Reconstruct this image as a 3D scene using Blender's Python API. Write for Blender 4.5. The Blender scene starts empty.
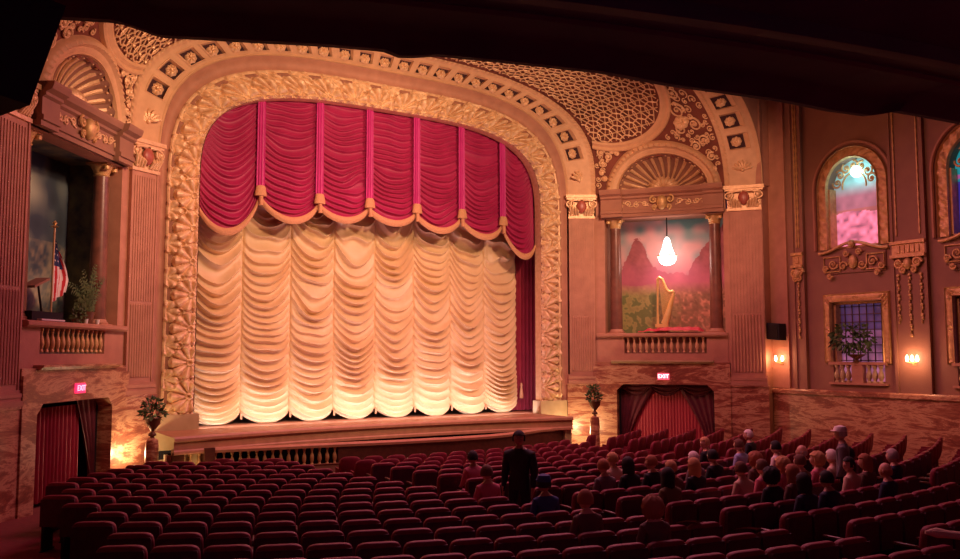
import bpy, bmesh, math, random
import numpy as np
from mathutils import Matrix, Vector
random.seed(7); rng = np.random.RandomState(7)
PI = math.pi
C = bpy.context.scene.collection
E = 3.4                      # eye height above the stage-end floor; geometry below is written relative to the eye

# ------------------------------------------------------------------ camera, world, lights, exposure
CX, CY = -11.47, -22.678
YAW, PITCH, FPX = 0.5724, 0.0835, 875.5
cam = bpy.data.cameras.new('camera'); camo = bpy.data.objects.new('camera', cam); C.objects.link(camo)
camo.location = (CX, CY, E); camo.rotation_euler = (PI/2 + PITCH, 0, -YAW)
cam.sensor_width = 36; cam.lens = FPX/960*36; cam.clip_end = 200; cam.clip_start = .05
bpy.context.scene.camera = camo
vs = bpy.context.scene.view_settings
vs.view_transform = 'Standard'; vs.look = 'None'; vs.gamma = 1; vs.use_curve_mapping = False
vs.exposure = 0.35
w = bpy.data.worlds.new('hall_dark'); bpy.context.scene.world = w; w.use_nodes = True
w.node_tree.nodes['Background'].inputs[0].default_value = (.11, .02, .09, 1)
w.node_tree.nodes['Background'].inputs[1].default_value = .3

def light(name, kind, loc, power, color, size=1, target=None, size_y=None, spot=None, blend=.5):
    l = bpy.data.lights.new(name, kind); o = bpy.data.objects.new(name, l); C.objects.link(o)
    o.location = (loc[0], loc[1], loc[2]+E); l.energy = power; l.color = color
    if kind == 'AREA':
        l.size = size
        if size_y: l.shape = 'RECTANGLE'; l.size_y = size_y
    else: l.shadow_soft_size = size
    if kind == 'SPOT': l.spot_size = spot; l.spot_blend = blend
    if target is not None:
        d = Vector((target[0], target[1], target[2]+E)) - o.location
        o.rotation_euler = d.to_track_quat('-Z', 'Y').to_euler()
    return o
WARM = (1, .58, .36)
light('stage_wash_left', 'SPOT', (-3.5, -9.5, 7.0), 2250, WARM, .35, (-3.5, 0, 4.2), spot=1.5, blend=.7)
light('stage_wash_right', 'SPOT', (3.5, -9.5, 7.0), 1950, WARM, .35, (3.0, 0, 4.2), spot=1.5, blend=.7)
light('front_fill', 'SPOT', (-3, -16, 3.0), 560, (1, .50, .36), .8, (0, 0, 3.6), spot=1.0, blend=.8)
light('bay_wash_right', 'SPOT', (3, -9.5, 6.4), 1350, (1, .47, .30), .4, (9.4, -2, 4.4), spot=1.0, blend=.7)
light('bay_wash_left', 'SPOT', (-3, -9, 6.2), 760, (1, .48, .30), .4, (-8.8, -1.8, 4.6), spot=1.0, blend=.7)
light('footlights', 'AREA', (-.1, .05, -1.86), 95, (1, .84, 1), 10.6, (-.1, 1.1, -1.2), size_y=.12)
light('valance_wash', 'AREA', (0, -1.9, -1.2), 45, (1, .45, .70), 8, (0, .3, 4), size_y=.3)
light('house_glow', 'AREA', (1, -6.0, 7.2), 800, (1, .28, .42), 8, (-1, -10, -3))
light('side_glow', 'SPOT', (1, -9.5, 5.6), 400, (1, .40, .20), .6, (10.9, -8.5, 1.5), spot=1.4, blend=.9)
light('rear_glow', 'AREA', (-7, -19, 1.9), 6, (.9, .25, .6), 5, (-7, -18, -3))
light('soffit_fill_right', 'POINT', (-.5, -21.5, 1.6), 20, (1, .22, .36), .3)  # added fill without a fixture, reddens the balcony underside
light('soffit_fill_left', 'POINT', (-7.5, -20.5, .6), 8, (.55, .22, .9), .4)  # added fill without a fixture, gives the soffit a purple tint

# ------------------------------------------------------------------ materials
def mat(name, col, col2=None, rough=.6, metal=0., scale=6., bump=0., bscale=None, emit=None, estr=0., sheen=0., stops=None, detail=4, stretch=None):
    m = bpy.data.materials.new(name); m.use_nodes = True; nt = m.node_tree; b = nt.nodes['Principled BSDF']
    b.inputs['Roughness'].default_value = rough; b.inputs['Metallic'].default_value = metal
    b.inputs['Base Color'].default_value = (*col, 1)
    if sheen: b.inputs['Sheen Weight'].default_value = sheen; b.inputs['Sheen Roughness'].default_value = .4; b.inputs['Sheen Tint'].default_value = (*[min(1, c*2+.1) for c in col], 1)
    if emit: b.inputs['Emission Color'].default_value = (*emit, 1); b.inputs['Emission Strength'].default_value = estr
    tc = nt.nodes.new('ShaderNodeTexCoord'); src = tc.outputs['Object']
    if stretch:
        mp = nt.nodes.new('ShaderNodeMapping'); mp.inputs['Scale'].default_value = stretch; nt.links.new(src, mp.inputs[0]); src = mp.outputs[0]
    if col2 or stops:
        n = nt.nodes.new('ShaderNodeTexNoise'); n.inputs['Scale'].default_value = scale; n.inputs['Detail'].default_value = detail
        r = nt.nodes.new('ShaderNodeValToRGB'); nt.links.new(src, n.inputs['Vector']); nt.links.new(n.outputs['Fac'], r.inputs[0])
        r.color_ramp.elements[0].position = .3; r.color_ramp.elements[1].position = .7
        r.color_ramp.elements[0].color = (*col, 1); r.color_ramp.elements[1].color = (*(col2 or col), 1)
        if stops:
            r.color_ramp.elements[0].position = stops[0][0]; r.color_ramp.elements[0].color = (*stops[0][1], 1)
            r.color_ramp.elements[1].position = stops[-1][0]; r.color_ramp.elements[1].color = (*stops[-1][1], 1)
            for p, c in stops[1:-1]:
                e = r.color_ramp.elements.new(p); e.color = (*c, 1)
        nt.links.new(r.outputs[0], b.inputs['Base Color'])
    if bump:
        n2 = nt.nodes.new('ShaderNodeTexNoise'); n2.inputs['Scale'].default_value = bscale or scale*4; n2.inputs['Detail'].default_value = 3
        bp = nt.nodes.new('ShaderNodeBump'); bp.inputs['Strength'].default_value = bump; bp.inputs['Distance'].default_value = .03
        nt.links.new(src, n2.inputs['Vector']); nt.links.new(n2.outputs['Fac'], bp.inputs['Height']); nt.links.new(bp.outputs[0], b.inputs['Normal'])
    return m
def vcmat(name, rough=.8, estr=0.):
    m = bpy.data.materials.new(name); m.use_nodes = True; nt = m.node_tree; b = nt.nodes['Principled BSDF']
    a = nt.nodes.new('ShaderNodeVertexColor'); a.layer_name = 'paint'
    nt.links.new(a.outputs[0], b.inputs['Base Color']); b.inputs['Roughness'].default_value = rough
    if estr: nt.links.new(a.outputs[0], b.inputs['Emission Color']); b.inputs['Emission Strength'].default_value = estr
    return m
def marble(name):
    m = bpy.data.materials.new(name); m.use_nodes = True; nt = m.node_tree; b = nt.nodes['Principled BSDF']
    tc = nt.nodes.new('ShaderNodeNewGeometry'); mp = nt.nodes.new('ShaderNodeMapping'); mp.inputs['Scale'].default_value = (.45, .45, 2.0)
    n = nt.nodes.new('ShaderNodeTexNoise'); n.inputs['Scale'].default_value = 1.3; n.inputs['Detail'].default_value = 12; n.inputs['Roughness'].default_value = .74; n.inputs['Distortion'].default_value = .5
    r = nt.nodes.new('ShaderNodeValToRGB'); nt.links.new(tc.outputs['Position'], mp.inputs[0]); nt.links.new(mp.outputs[0], n.inputs[0]); nt.links.new(n.outputs['Fac'], r.inputs[0])
    cr = r.color_ramp; cr.elements[0].position = .3; cr.elements[0].color = (.10, .028, .02, 1); cr.elements[1].position = .75; cr.elements[1].color = (.36, .13, .07, 1)
    for p, c in ((.42, (.30, .09, .05)), (.50, (.62, .36, .20)), (.53, (.35, .12, .065)), (.6, (.20, .055, .035)), (.66, (.48, .22, .12))):
        e = cr.elements.new(p); e.color = (*c, 1)
    nt.links.new(r.outputs[0], b.inputs['Base Color']); b.inputs['Roughness'].default_value = .35
    return m
M = {}
M['plaster'] = mat('rose_plaster', (.42, .19, .12), (.52, .25, .16), .7, 0, 3, .15, 30)
M['plaster2'] = mat('ochre_plaster', (.58, .33, .17), (.68, .40, .21), .6, 0, 4, .15, 30)
M['wallbrown'] = mat('brown_plaster', (.27, .13, .085), (.33, .16, .10), .7, 0, 2, .15, 30)
M['gold'] = mat('gilt_plaster', (.70, .42, .21), (.86, .58, .33), .4, .25, 9, .35, 40)
M['goldorn'] = mat('gilt_ornament', (.62, .36, .18), (.95, .68, .40), .45, .15, 6, .25, 30)
M['dullgold'] = mat('dull_gilt', (.52, .30, .12), (.72, .46, .20), .45, .35, 9, .3, 40)
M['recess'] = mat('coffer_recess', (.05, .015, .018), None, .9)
M['tracerybase'] = mat('tracery_backing', (.13, .035, .022), (.22, .06, .035), .9, 0, 2)
M['cornice'] = mat('cornice_plaster', (.33, .145, .09), (.40, .18, .11), .7, 0, 3, .15, 30)
M['frameshade'] = mat('relief_shade_brown', (.26, .10, .06), (.34, .15, .08), .7, 0, 8)
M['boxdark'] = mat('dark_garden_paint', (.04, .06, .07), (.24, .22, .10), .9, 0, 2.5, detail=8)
M['marble'] = marble('red_veined_marble')
M['cream'] = mat('cream_marble', (.42, .29, .15), (.55, .40, .23), .4, 0, 2.5, detail=8)
M['curtain'] = mat('gold_satin', (.72, .49, .25), (.80, .57, .31), .42, .0, 2, .1, 60, sheen=.5)
M['valance'] = mat('crimson_velvet', (.34, .010, .075), (.42, .016, .10), .5, 0, 2, .08, 60, sheen=.5)
M['strip'] = mat('magenta_pleat', (.52, .016, .20), (.60, .03, .25), .5, 0, 3, sheen=.4)
M['fringe'] = mat('gold_fringe', (.60, .28, .13), (.72, .36, .17), .6, 0, 30, .5, 90)
M['redleg'] = mat('red_leg_curtain', (.28, .01, .03), (.36, .02, .045), .7, 0, 3)
M['doorred'] = mat('door_curtain_red', (.40, .025, .045), (.50, .05, .07), .6, 0, 2, stretch=(3, 3, .3))
M['doordark'] = mat('swag_plum', (.10, .012, .022), (.15, .02, .03), .7, 0, 5)
M['stage'] = mat('stage_boards', (.36, .16, .08), (.45, .21, .11), .5, 0, 3, stretch=(4, .5, 1))
M['stageedge'] = mat('stage_nosing', (.50, .24, .13), (.60, .31, .17), .5, 0, 6)
M['black'] = mat('black_void', (.008, .005, .008), None, .9)
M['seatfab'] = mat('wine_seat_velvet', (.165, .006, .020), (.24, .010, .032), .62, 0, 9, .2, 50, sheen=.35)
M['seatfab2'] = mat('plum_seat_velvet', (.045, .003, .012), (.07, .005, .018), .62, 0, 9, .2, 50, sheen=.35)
M['seatarm'] = mat('walnut_arm', (.09, .03, .02), (.13, .045, .025), .35, 0, 10)
M['seatiron'] = mat('dark_iron', (.02, .012, .014), None, .5, .6)
M['seatnumber'] = mat('pale_worn_arm', (.55, .38, .25), (.65, .46, .30), .45, 0, 10)
M['carpet'] = mat('red_carpet', (.16, .012, .02), (.22, .02, .03), .95, 0, 12, .3, 80)
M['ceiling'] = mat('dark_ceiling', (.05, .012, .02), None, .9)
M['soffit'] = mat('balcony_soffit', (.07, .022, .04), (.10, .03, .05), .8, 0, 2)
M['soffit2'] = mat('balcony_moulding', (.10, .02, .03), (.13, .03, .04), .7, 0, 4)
M['speaker'] = mat('speaker_black', (.012, .010, .014), None, .7)
M['column'] = mat('brown_marble_column', (.13, .05, .035), (.24, .09, .06), .35, 0, 4, detail=8)
M['lampglass'] = mat('lit_glass', (1, .9, .75), None, .4, 0, emit=(1, .86, .74), estr=7)
M['bulb'] = mat('sconce_glow', (1, .8, .5), None, .4, 0, emit=(1, .62, .38), estr=14)
M['globe'] = mat('cool_globe', (.7, .95, 1), None, .4, 0, emit=(.55, .93, 1), estr=4)
M['leaf'] = mat('dark_leaf', (.04, .08, .025), (.11, .16, .05), .6, 0, 8)
M['petal'] = mat('pink_petal', (.50, .14, .12), (.62, .30, .16), .7, 0, 12)
M['urn'] = mat('bronze_urn', (.13, .06, .035), (.2, .09, .05), .4, .4, 8)
M['clothred'] = mat('crimson_cloth', (.60, .03, .06), (.70, .06, .09), .6, 0, 6, .2)
M['white'] = mat('white_cloth', (.80, .74, .70), None, .8)
M['blue'] = mat('flag_blue', (.02, .03, .12), None, .8)
M['flagred'] = mat('flag_red', (.55, .02, .03), None, .8)
M['pole'] = mat('flag_pole', (.7, .5, .25), None, .3, .6)
M['harpgold'] = mat('harp_gold', (.95, .66, .22), (1, .78, .34), .3, .4, 8)
M['exitglass'] = mat('exit_panel', (.55, .12, .14), None, .4, 0, emit=(1, .10, .16), estr=.9)
M['exitred'] = mat('exit_letters', (1, .9, .9), None, .4, 0, emit=(1, .72, .80), estr=2.4)
M['exitglass2'] = mat('exit_panel_red', (.5, .02, .06), None, .4, 0, emit=(1, .03, .12), estr=1.2)
M['exitpink'] = mat('exit_letters_pink', (1, .5, .6), None, .4, 0, emit=(1, .32, .45), estr=1.8)
M['lattice'] = mat('window_lattice', (.10, .04, .03), None, .6)
M['pane'] = vcmat('painted_pane', .4, .35)
M['scene'] = vcmat('lit_painted_glass', .5, .55)
M['mural'] = vcmat('painted_backdrop', .85)
M['shield'] = mat('red_enamel_shield', (.34, .07, .05), (.42, .11, .07), .4, 0, 8)

# ------------------------------------------------------------------ mesh builder and frames
class MB:
    def __init__(s): s.v = []; s.f = []; s.mi = []; s.cur = 0
    def add(s, vs_, fs):
        o = len(s.v); s.v.extend([tuple(map(float, p)) for p in vs_]); s.f.extend([tuple(i+o for i in f) for f in fs]); s.mi.extend([s.cur]*len(fs)); return s
    def box(s, x0, x1, y0, y1, z0, z1):
        x0, x1 = sorted((x0, x1)); y0, y1 = sorted((y0, y1)); z0, z1 = sorted((z0, z1))
        return s.add([(x0,y0,z0),(x1,y0,z0),(x1,y1,z0),(x0,y1,z0),(x0,y0,z1),(x1,y0,z1),(x1,y1,z1),(x0,y1,z1)],
              [(0,3,2,1),(4,5,6,7),(0,1,5,4),(1,2,6,5),(2,3,7,6),(3,0,4,7)])
    def prism(s, poly, y0, y1):          # poly in (x,z), extruded in y
        n = len(poly)
        return s.add([(x,y0,z) for x,z in poly]+[(x,y1,z) for x,z in poly], [tuple(range(n)), tuple(range(2*n-1,n-1,-1))]+[(i,i+n,(i+1)%n+n,(i+1)%n) for i in range(n)])
    def bar(s, prof, x0, x1):            # profile in (y,z), extruded in x
        n = len(prof)
        return s.add([(x0,y,z) for y,z in prof]+[(x1,y,z) for y,z in prof], [tuple(range(n)), tuple(range(2*n-1,n-1,-1))]+[(i,(i+1)%n,(i+1)%n+n,i+n) for i in range(n)])
    def lathe(s, prof, c=(0,0,0), seg=20, sx=1, sy=1):   # prof (r,z)
        n = len(prof); V = []
        for k in range(seg):
            a = 2*PI*k/seg
            for r, z in prof: V.append((c[0]+r*math.cos(a)*sx, c[1]+r*math.sin(a)*sy, c[2]+z))
        F = [(k*n+i, ((k+1)%seg)*n+i, ((k+1)%seg)*n+i+1, k*n+i+1) for k in range(seg) for i in range(n-1)]
        F += [tuple(((seg-1-k)*n) for k in range(seg)), tuple((k*n+n-1) for k in range(seg))]
        return s.add(V, F)
    def tube(s, pts, r, seg=6, closed=False):
        pts = [Vector(p) for p in pts]; n = len(pts); V = []
        up0 = Vector((0, 1, .01))
        for i, p in enumerate(pts):
            a = pts[i-1] if (i > 0 or closed) else p; b = pts[(i+1) % n] if (i < n-1 or closed) else p
            t = (b-a).normalized() if (b-a).length > 1e-9 else Vector((0,0,1))
            up = up0 if abs(t.dot(up0.normalized())) < .95 else Vector((1, 0, 0))
            u = t.cross(up).normalized(); w_ = t.cross(u)
            rr = r[i] if hasattr(r, '__len__') else r
            for k in range(seg):
                q = 2*PI*k/seg; V.append(p+u*math.cos(q)*rr+w_*math.sin(q)*rr)
        F = []
        for i in range(n if closed else n-1):
            j = (i+1) % n
            for k in range(seg): F.append((i*seg+k, i*seg+(k+1)%seg, j*seg+(k+1)%seg, j*seg+k))
        if not closed: F += [tuple(range(seg-1,-1,-1)), tuple((n-1)*seg+k for k in range(seg))]
        return s.add(V, F)
    def grid(s, P, closed_u=False, flip=False):          # P[nu,nv,3]
        nu, nv = P.shape[:2]; V = P.reshape(-1, 3).tolist(); F = []
        for i in range(nu if closed_u else nu-1):
            a = i*nv; b = ((i+1) % nu)*nv
            for j in range(nv-1):
                q = (a+j, b+j, b+j+1, a+j+1); F.append(q[::-1] if flip else q)
        return s.add(V, F)
    def ball(s, c, r, seg=12, rings=8, fn=None):
        rx, ry, rz = r if hasattr(r, '__len__') else (r, r, r)
        P = np.zeros((seg, rings+1, 3))
        for i in range(seg):
            for j in range(rings+1):
                a = 2*PI*i/seg; b = -PI/2+PI*j/rings
                d = Vector((math.cos(a)*math.cos(b), math.sin(a)*math.cos(b), math.sin(b)))
                k = fn(d) if fn else 1
                P[i, j] = (c[0]+rx*d.x*k, c[1]+ry*d.y*k, c[2]+rz*d.z*k)
        return s.grid(P, True)

T = Matrix.Translation
def frame(x, y, z, ax):               # local x axis along ax (2d), y = into the wall, z up
    ax = Vector((ax[0], ax[1], 0)).normalized(); ay = Vector((-ax.y, ax.x, 0))
    return Matrix(((ax.x, ay.x, 0, x), (ax.y, ay.y, 0, y), (0, 0, 1, z), (0, 0, 0, 1)))
MIR = Matrix.Scale(-1, 4, (1, 0, 0))
TH = .936
FP = T((0, 0, E))
BR = frame(7.33, -.586, E, (math.cos(TH), -math.sin(TH)))
BL = MIR @ BR
P1R = frame(6.5, -.078, E, (.83, -.508)); P1L = MIR @ P1R
P2R = BR @ T((4.15, 0, 0)); P2L = MIR @ P2R
SR = frame(10.92, 0, E, (0, -1)); SL = MIR @ SR
RM = {}
def rigid(F):                          # the rotation/translation of a frame without its mirroring
    if F.determinant() < 0:
        G = F @ Matrix.Scale(-1, 4, (1, 0, 0)); return G
    return F.copy()
def tag(o, label=None, cat=None, group=None, kind=None):
    if label: o['label'] = label
    if cat: o['category'] = cat
    if group: o['group'] = group
    if kind: o['kind'] = kind
    return o
def thing(name, label, cat, F, base, group=None, kind=None):
    o = bpy.data.objects.new(name, None); C.objects.link(o); o.empty_display_size = .2
    R = rigid(F); loc = F @ Vector(base); Mw = R.to_3x3().to_4x4(); Mw.translation = loc
    o.matrix_basis = Mw; RM[o.name] = Mw
    tag(o, label, cat, group, kind); return o
def put(mb, name, material, parent=None, F=None, smooth=True, colors=None, angle=40, mats=None):
    F = F if F is not None else FP
    V = np.array(mb.v); A = np.array(F); W = V @ A[:3, :3].T + A[:3, 3]
    if parent is not None: Mw = RM[parent.name]
    else:
        mn, mx = W.min(0), W.max(0); Mw = rigid(F).to_3x3().to_4x4(); Mw.translation = Vector(((mn[0]+mx[0])/2, (mn[1]+mx[1])/2, mn[2]))
    I = np.array(Mw.inverted()); Lc = W @ I[:3, :3].T + I[:3, 3]
    faces = mb.f if F.determinant() > 0 else [f[::-1] for f in mb.f]
    me = bpy.data.meshes.new(name); me.from_pydata(Lc.tolist(), [], faces); me.update()
    for m_ in (mats or [material]): me.materials.append(m_)
    if mats: me.polygons.foreach_set('material_index', mb.mi)
    if smooth:
        me.polygons.foreach_set('use_smooth', [True]*len(me.polygons)); me.set_sharp_from_angle(angle=math.radians(angle))
    if colors is not None:
        ca = me.color_attributes.new('paint', 'FLOAT_COLOR', 'POINT')
        ca.data.foreach_set('color', np.c_[colors, np.ones(len(colors))].astype(np.float32).ravel())
    o = bpy.data.objects.new(name, me); C.objects.link(o)
    if parent is not None: o.parent = parent
    else: o.matrix_basis = Mw
    RM[o.name] = Mw
    return o
def struct(mb, name, material, F=None, parent=None, **k):
    o = put(mb, name, material, parent, F, **k)
    if parent is None: o['kind'] = 'structure'
    return o

def top(X, Y): return -2.5-.017*Y+.0025*min(abs(X), 10)**2          # top of the seat backs
def flo(X, Y): return top(X, Y)-.88                   # raked, dished floor

# projection, only used to leave out seats nobody could see
_fw = np.array([math.sin(YAW)*math.cos(PITCH), math.cos(YAW)*math.cos(PITCH), math.sin(PITCH)])
_r = np.array([math.cos(YAW), -math.sin(YAW), 0]); _u = np.cross(_r, _fw); _c = np.array([CX, CY, 0.])
def proj(P):
    d = np.array(P, float)-_c; z = d@_fw; return 480+FPX*(d@_r)/z, 279.5-FPX*(d@_u)/z, z
def from_view(x, y, fz):                               # point where a sight line meets the surface z=fz(X,Y)
    d = _fw+_r*(x-480)/FPX-_u*(y-279.5)/FPX; lo, hi = 1, 60
    for _ in range(50):
        m = (lo+hi)/2; q = _c+m*d
        if q[2] > fz(q[0], q[1]): lo = m
        else: hi = m
    return q

# ------------------------------------------------------------------ arches
def sup(a, b, z0, n, zlow, N=6000):
    t = np.linspace(0, PI, N); c, s_ = np.cos(t), np.sin(t)
    x = a*np.sign(c)*np.abs(c)**(2/n); z = z0+b*np.abs(s_)**(2/n)
    if zlow < z0:
        L = np.linspace(zlow, z0, 400, endpoint=False); x = np.r_[np.full(400, a), x, np.full(400, -a)]; z = np.r_[L, z, L[::-1]]
    k = z >= zlow-1e-6
    return np.c_[x[k], z[k]]
def resample(c, q):                                    # q in 0..1 by polar rule, see pairing
    return c
ZC = 5.0
def pairing(c1, c2, step):
    """pair two arch curves: by height on the legs, by angle about (0,ZC) above; even spacing along"""
    def key(c):
        k = np.empty(len(c)); up = c[:, 1] >= ZC
        ang = np.arctan2(c[:, 1]-ZC, c[:, 0]); k = np.where(up, ang, 0)
        k = np.where(~up & (c[:, 0] > 0), (c[:, 1]-ZC)*.3, k); k = np.where(~up & (c[:, 0] < 0), PI+(ZC-c[:, 1])*.3, k)
        return np.maximum.accumulate(k+np.arange(len(k))*1e-12)
    k1, k2 = key(c1), key(c2); lo, hi = max(k1[0], k2[0]), min(k1[-1], k2[-1])
    q = np.linspace(lo, hi, 8000)
    A = np.c_[np.interp(q, k1, c1[:, 0]), np.interp(q, k1, c1[:, 1])]; B = np.c_[np.interp(q, k2, c2[:, 0]), np.interp(q, k2, c2[:, 1])]
    m = (A+B)/2; d = np.r_[0, np.cumsum(np.hypot(*np.diff(m, axis=0).T))]; n = int(d[-1]/step); s_ = np.linspace(0, d[-1], n+1)
    f = lambda X: np.c_[np.interp(s_, d, X[:, 0]), np.interp(s_, d, X[:, 1])]
    return f(A), f(B), s_
def ribbon(mb, A, B, YA, YB, nv, disp=None, s_=None):
    v = np.linspace(0, 1, nv); P = np.zeros((len(A), nv, 3))
    P[..., 0] = A[:, None, 0]*(1-v)+B[:, None, 0]*v; P[..., 2] = A[:, None, 1]*(1-v)+B[:, None, 1]*v
    P[..., 1] = YA*(1-v)+YB*v
    if disp is not None: P[..., 1] -= disp(s_[:, None], v[None, :])
    return mb.grid(P, flip=True)
def fan(ds, dt, R, n, h):                              # relief of a scallop shell opening towards +t
    r = np.hypot(ds, dt); ph = np.arctan2(ds, dt); edge = R*(1-.10*(ph)**2)
    lob = .10+.90*np.abs(np.cos(ph*n))**.7; inside = np.clip((edge*(.9+.1*lob)-r)/.05, 0, 1)*np.clip((2.0-np.abs(ph))/.2, 0, 1)
    return h*inside*(.06+.94*lob*np.clip(r/R*1.6, 0, 1))

arch = thing('proscenium_arch', 'broad gilded arch framing the stage opening, shell relief inside, rosette coffers outside', 'arch', FP, (0, 0, -1.95))
ci = sup(5.48, 2.9, 4.2, 3.45, -1.53); co = sup(6.28, 4.05, 3.8, 3.55, -1.53)
A_, B_, S_ = pairing(ci, co, .022)
Pp = S_[-1]/round(S_[-1]/.86)
def shells(s_, v):
    t = v*.8-.4; q = (s_/Pp) % 1-.5; ds = q*Pp
    h = fan(ds, t+.30, .54, 5.2, .20)
    q2 = ((s_/Pp+.5) % 1-.5)*Pp
    r2 = np.hypot(q2*1.3, t-.02)
    h = np.maximum(h, fan(q2, t+.34, .30, 3.2, .11)); h = np.maximum(h, .14*np.clip((.15-r2)/.05, 0, 1)*(.6+.4*np.cos(r2*60)))
    h = np.maximum(h, fan(q2, .34-t, .36, 3.6, .13)); h = np.maximum(h, .10*np.exp(-((np.hypot(ds, t+.27)-.07)/.03)**2))
    bead = .045*np.clip(1-np.abs(t-.36)/.045, 0, 1)**.5; bead2 = .065*np.clip(1-np.abs(t+.365)/.045, 0, 1)**.5*(.7+.3*np.cos(s_*60))
    h = h+.006*np.sin(s_*23+t*31)*np.sin(s_*37-t*17)*(np.abs(t) < .33)
    return np.maximum(np.maximum(h, bead), bead2)
mb = MB(); ribbon(mb, A_, B_, 0, 0, 42, shells, S_)
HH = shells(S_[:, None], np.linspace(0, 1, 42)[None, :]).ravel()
mb.mi = [1 if max(HH[i] for i in f_) < .026 else 0 for f_ in mb.f]  # lowest relief faces coloured darker, painting in shade between the petals
put(mb, 'gilded_frame', None, arch, FP, mats=[M['goldorn'], M['frameshade']])
# inner reveal of the frame, thickness towards the stage
mb = MB(); v = [ (x*.997, y, z) for (x, z) in A_[::4] for y in (-.04, .28)]
n_ = len(A_[::4]); mb.add(v, [(2*i, 2*i+1, 2*i+3, 2*i+2) for i in range(n_-1)]); put(mb, 'inner_reveal', M['gold'], arch, FP)
# smooth cove between frame and coffers
cc = sup(6.5, 4.13, 4.07, 3.55, -1.95); c6 = sup(6.28, 4.05, 3.8, 3.55, -1.95)
A2, B2, S2 = pairing(c6, cc, .06); mb = MB()
ribbon(mb, A2, B2, .0, -.10, 8, lambda s_, v: .0*s_-.10*np.sin(v*PI), S2); put(mb, 'cove', M['plaster'], arch, FP)
# coffered band
ca = sup(6.5, 4.13, 4.07, 3.55, 5.2); cb = sup(7.33, 3.3, 5.45, 2.9, 5.2)
A3, B3, S3 = pairing(ca, cb, .03)
L3 = S3[-1]; c0 = 1.42; NCOF = int(round((L3-2*c0)/.645))+1; pc = (L3-2*c0)/(NCOF-1)
def coff(s_, v):
    d = np.abs(((s_-c0+pc/2) % pc)-pc/2); on = (s_ > c0-pc/2) & (s_ < L3-c0+pc/2)
    inside = (d < .195) & (np.abs(v-.46) < .225) & on
    rim = (d < .235) & (np.abs(v-.46) < .265) & on & ~inside
    rope = np.clip(1-np.abs(v-.93)/.07, 0, 1)**.5*(.05+.03*np.cos(s_*40+v*22)); r2 = np.clip(1-np.abs(v-.04)/.04, 0, 1)**.5*.04
    return np.where(inside, -.12, np.where(rim, .025, 0))+rope+r2
mb = MB(); ribbon(mb, A3, B3, -.08, -.59, 46, coff, S3); band = put(mb, 'coffered_band', M['plaster2'], arch, FP, angle=30)
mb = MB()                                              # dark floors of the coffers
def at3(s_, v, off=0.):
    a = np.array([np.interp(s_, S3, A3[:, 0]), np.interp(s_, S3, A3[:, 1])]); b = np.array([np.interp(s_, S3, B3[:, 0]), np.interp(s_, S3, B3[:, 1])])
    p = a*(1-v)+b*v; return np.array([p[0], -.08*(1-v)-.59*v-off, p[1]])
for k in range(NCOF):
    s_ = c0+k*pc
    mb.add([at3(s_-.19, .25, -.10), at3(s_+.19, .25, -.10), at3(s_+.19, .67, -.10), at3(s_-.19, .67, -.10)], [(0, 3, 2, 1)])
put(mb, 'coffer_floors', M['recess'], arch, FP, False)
def rosette(mb, c, R, n=8, depth=.07, nrm=(0, -1, 0), k=1):
    nrm = Vector(nrm).normalized(); u = nrm.cross(Vector((0, 0, 1))).normalized(); w_ = u.cross(nrm)
    nr, na = 8, 40; P = np.zeros((na, nr, 3))
    for i in range(na):
        a = 2*PI*i/na
        for j in range(nr):
            q = j/(nr-1); rr = R*q*(1+.06*math.cos(n*a)*q); h = depth*(1.15 if q < .25 else (.55+.45*abs(math.cos(n*a/2)))*(1-q**4)*math.sin(min(1, q*1.2+.2)*PI*.5))
            P[i, j] = Vector(c)+u*rr*math.cos(a)+w_*rr*math.sin(a)+nrm*h
    return mb.grid(P, True, flip=True)
mb = MB(); rosette(mb, (0, 0, 0), .185); ros0 = None
for k in range(NCOF):
    p = at3(c0+k*pc, .46, -.09)
    m_ = MB(); rosette(m_, p, .165, depth=.10); r_ = put(m_, 'rosette', M['gold'], arch, FP)
def palmette(mb, c, R, n=7, nrm=(0, -1, 0), depth=.06):
    nrm = Vector(nrm).normalized(); u = nrm.cross(Vector((0, 0, 1))).normalized(); w_ = u.cross(nrm)*-1
    if w_.z < 0: w_ = -w_
    for k in range(n):
        a = math.radians(-75+150*k/(n-1)); d = u*math.sin(a)+w_*math.cos(a)
        pts = [Vector(c)+d*R*q+nrm*depth*.6*math.sin(q*PI*.9) for q in np.linspace(.12, 1, 7)]
        mb.tube(pts, [R*.05+R*.09*math.sin(q*PI*.85) for q in np.linspace(.1, 1, 7)], 6)
    mb.ball(Vector(c)+nrm*.02, R*.2, 10, 6)
for s_, v_ in ((.62, .46), (L3-.62, .46)):
    m_ = MB(); palmette(m_, at3(s_-.12 if s_ < 1 else s_+.12, v_), .33, nrm=(0, -1, 0)); put(m_, 'palmette', M['gold'], arch, FP)

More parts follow.
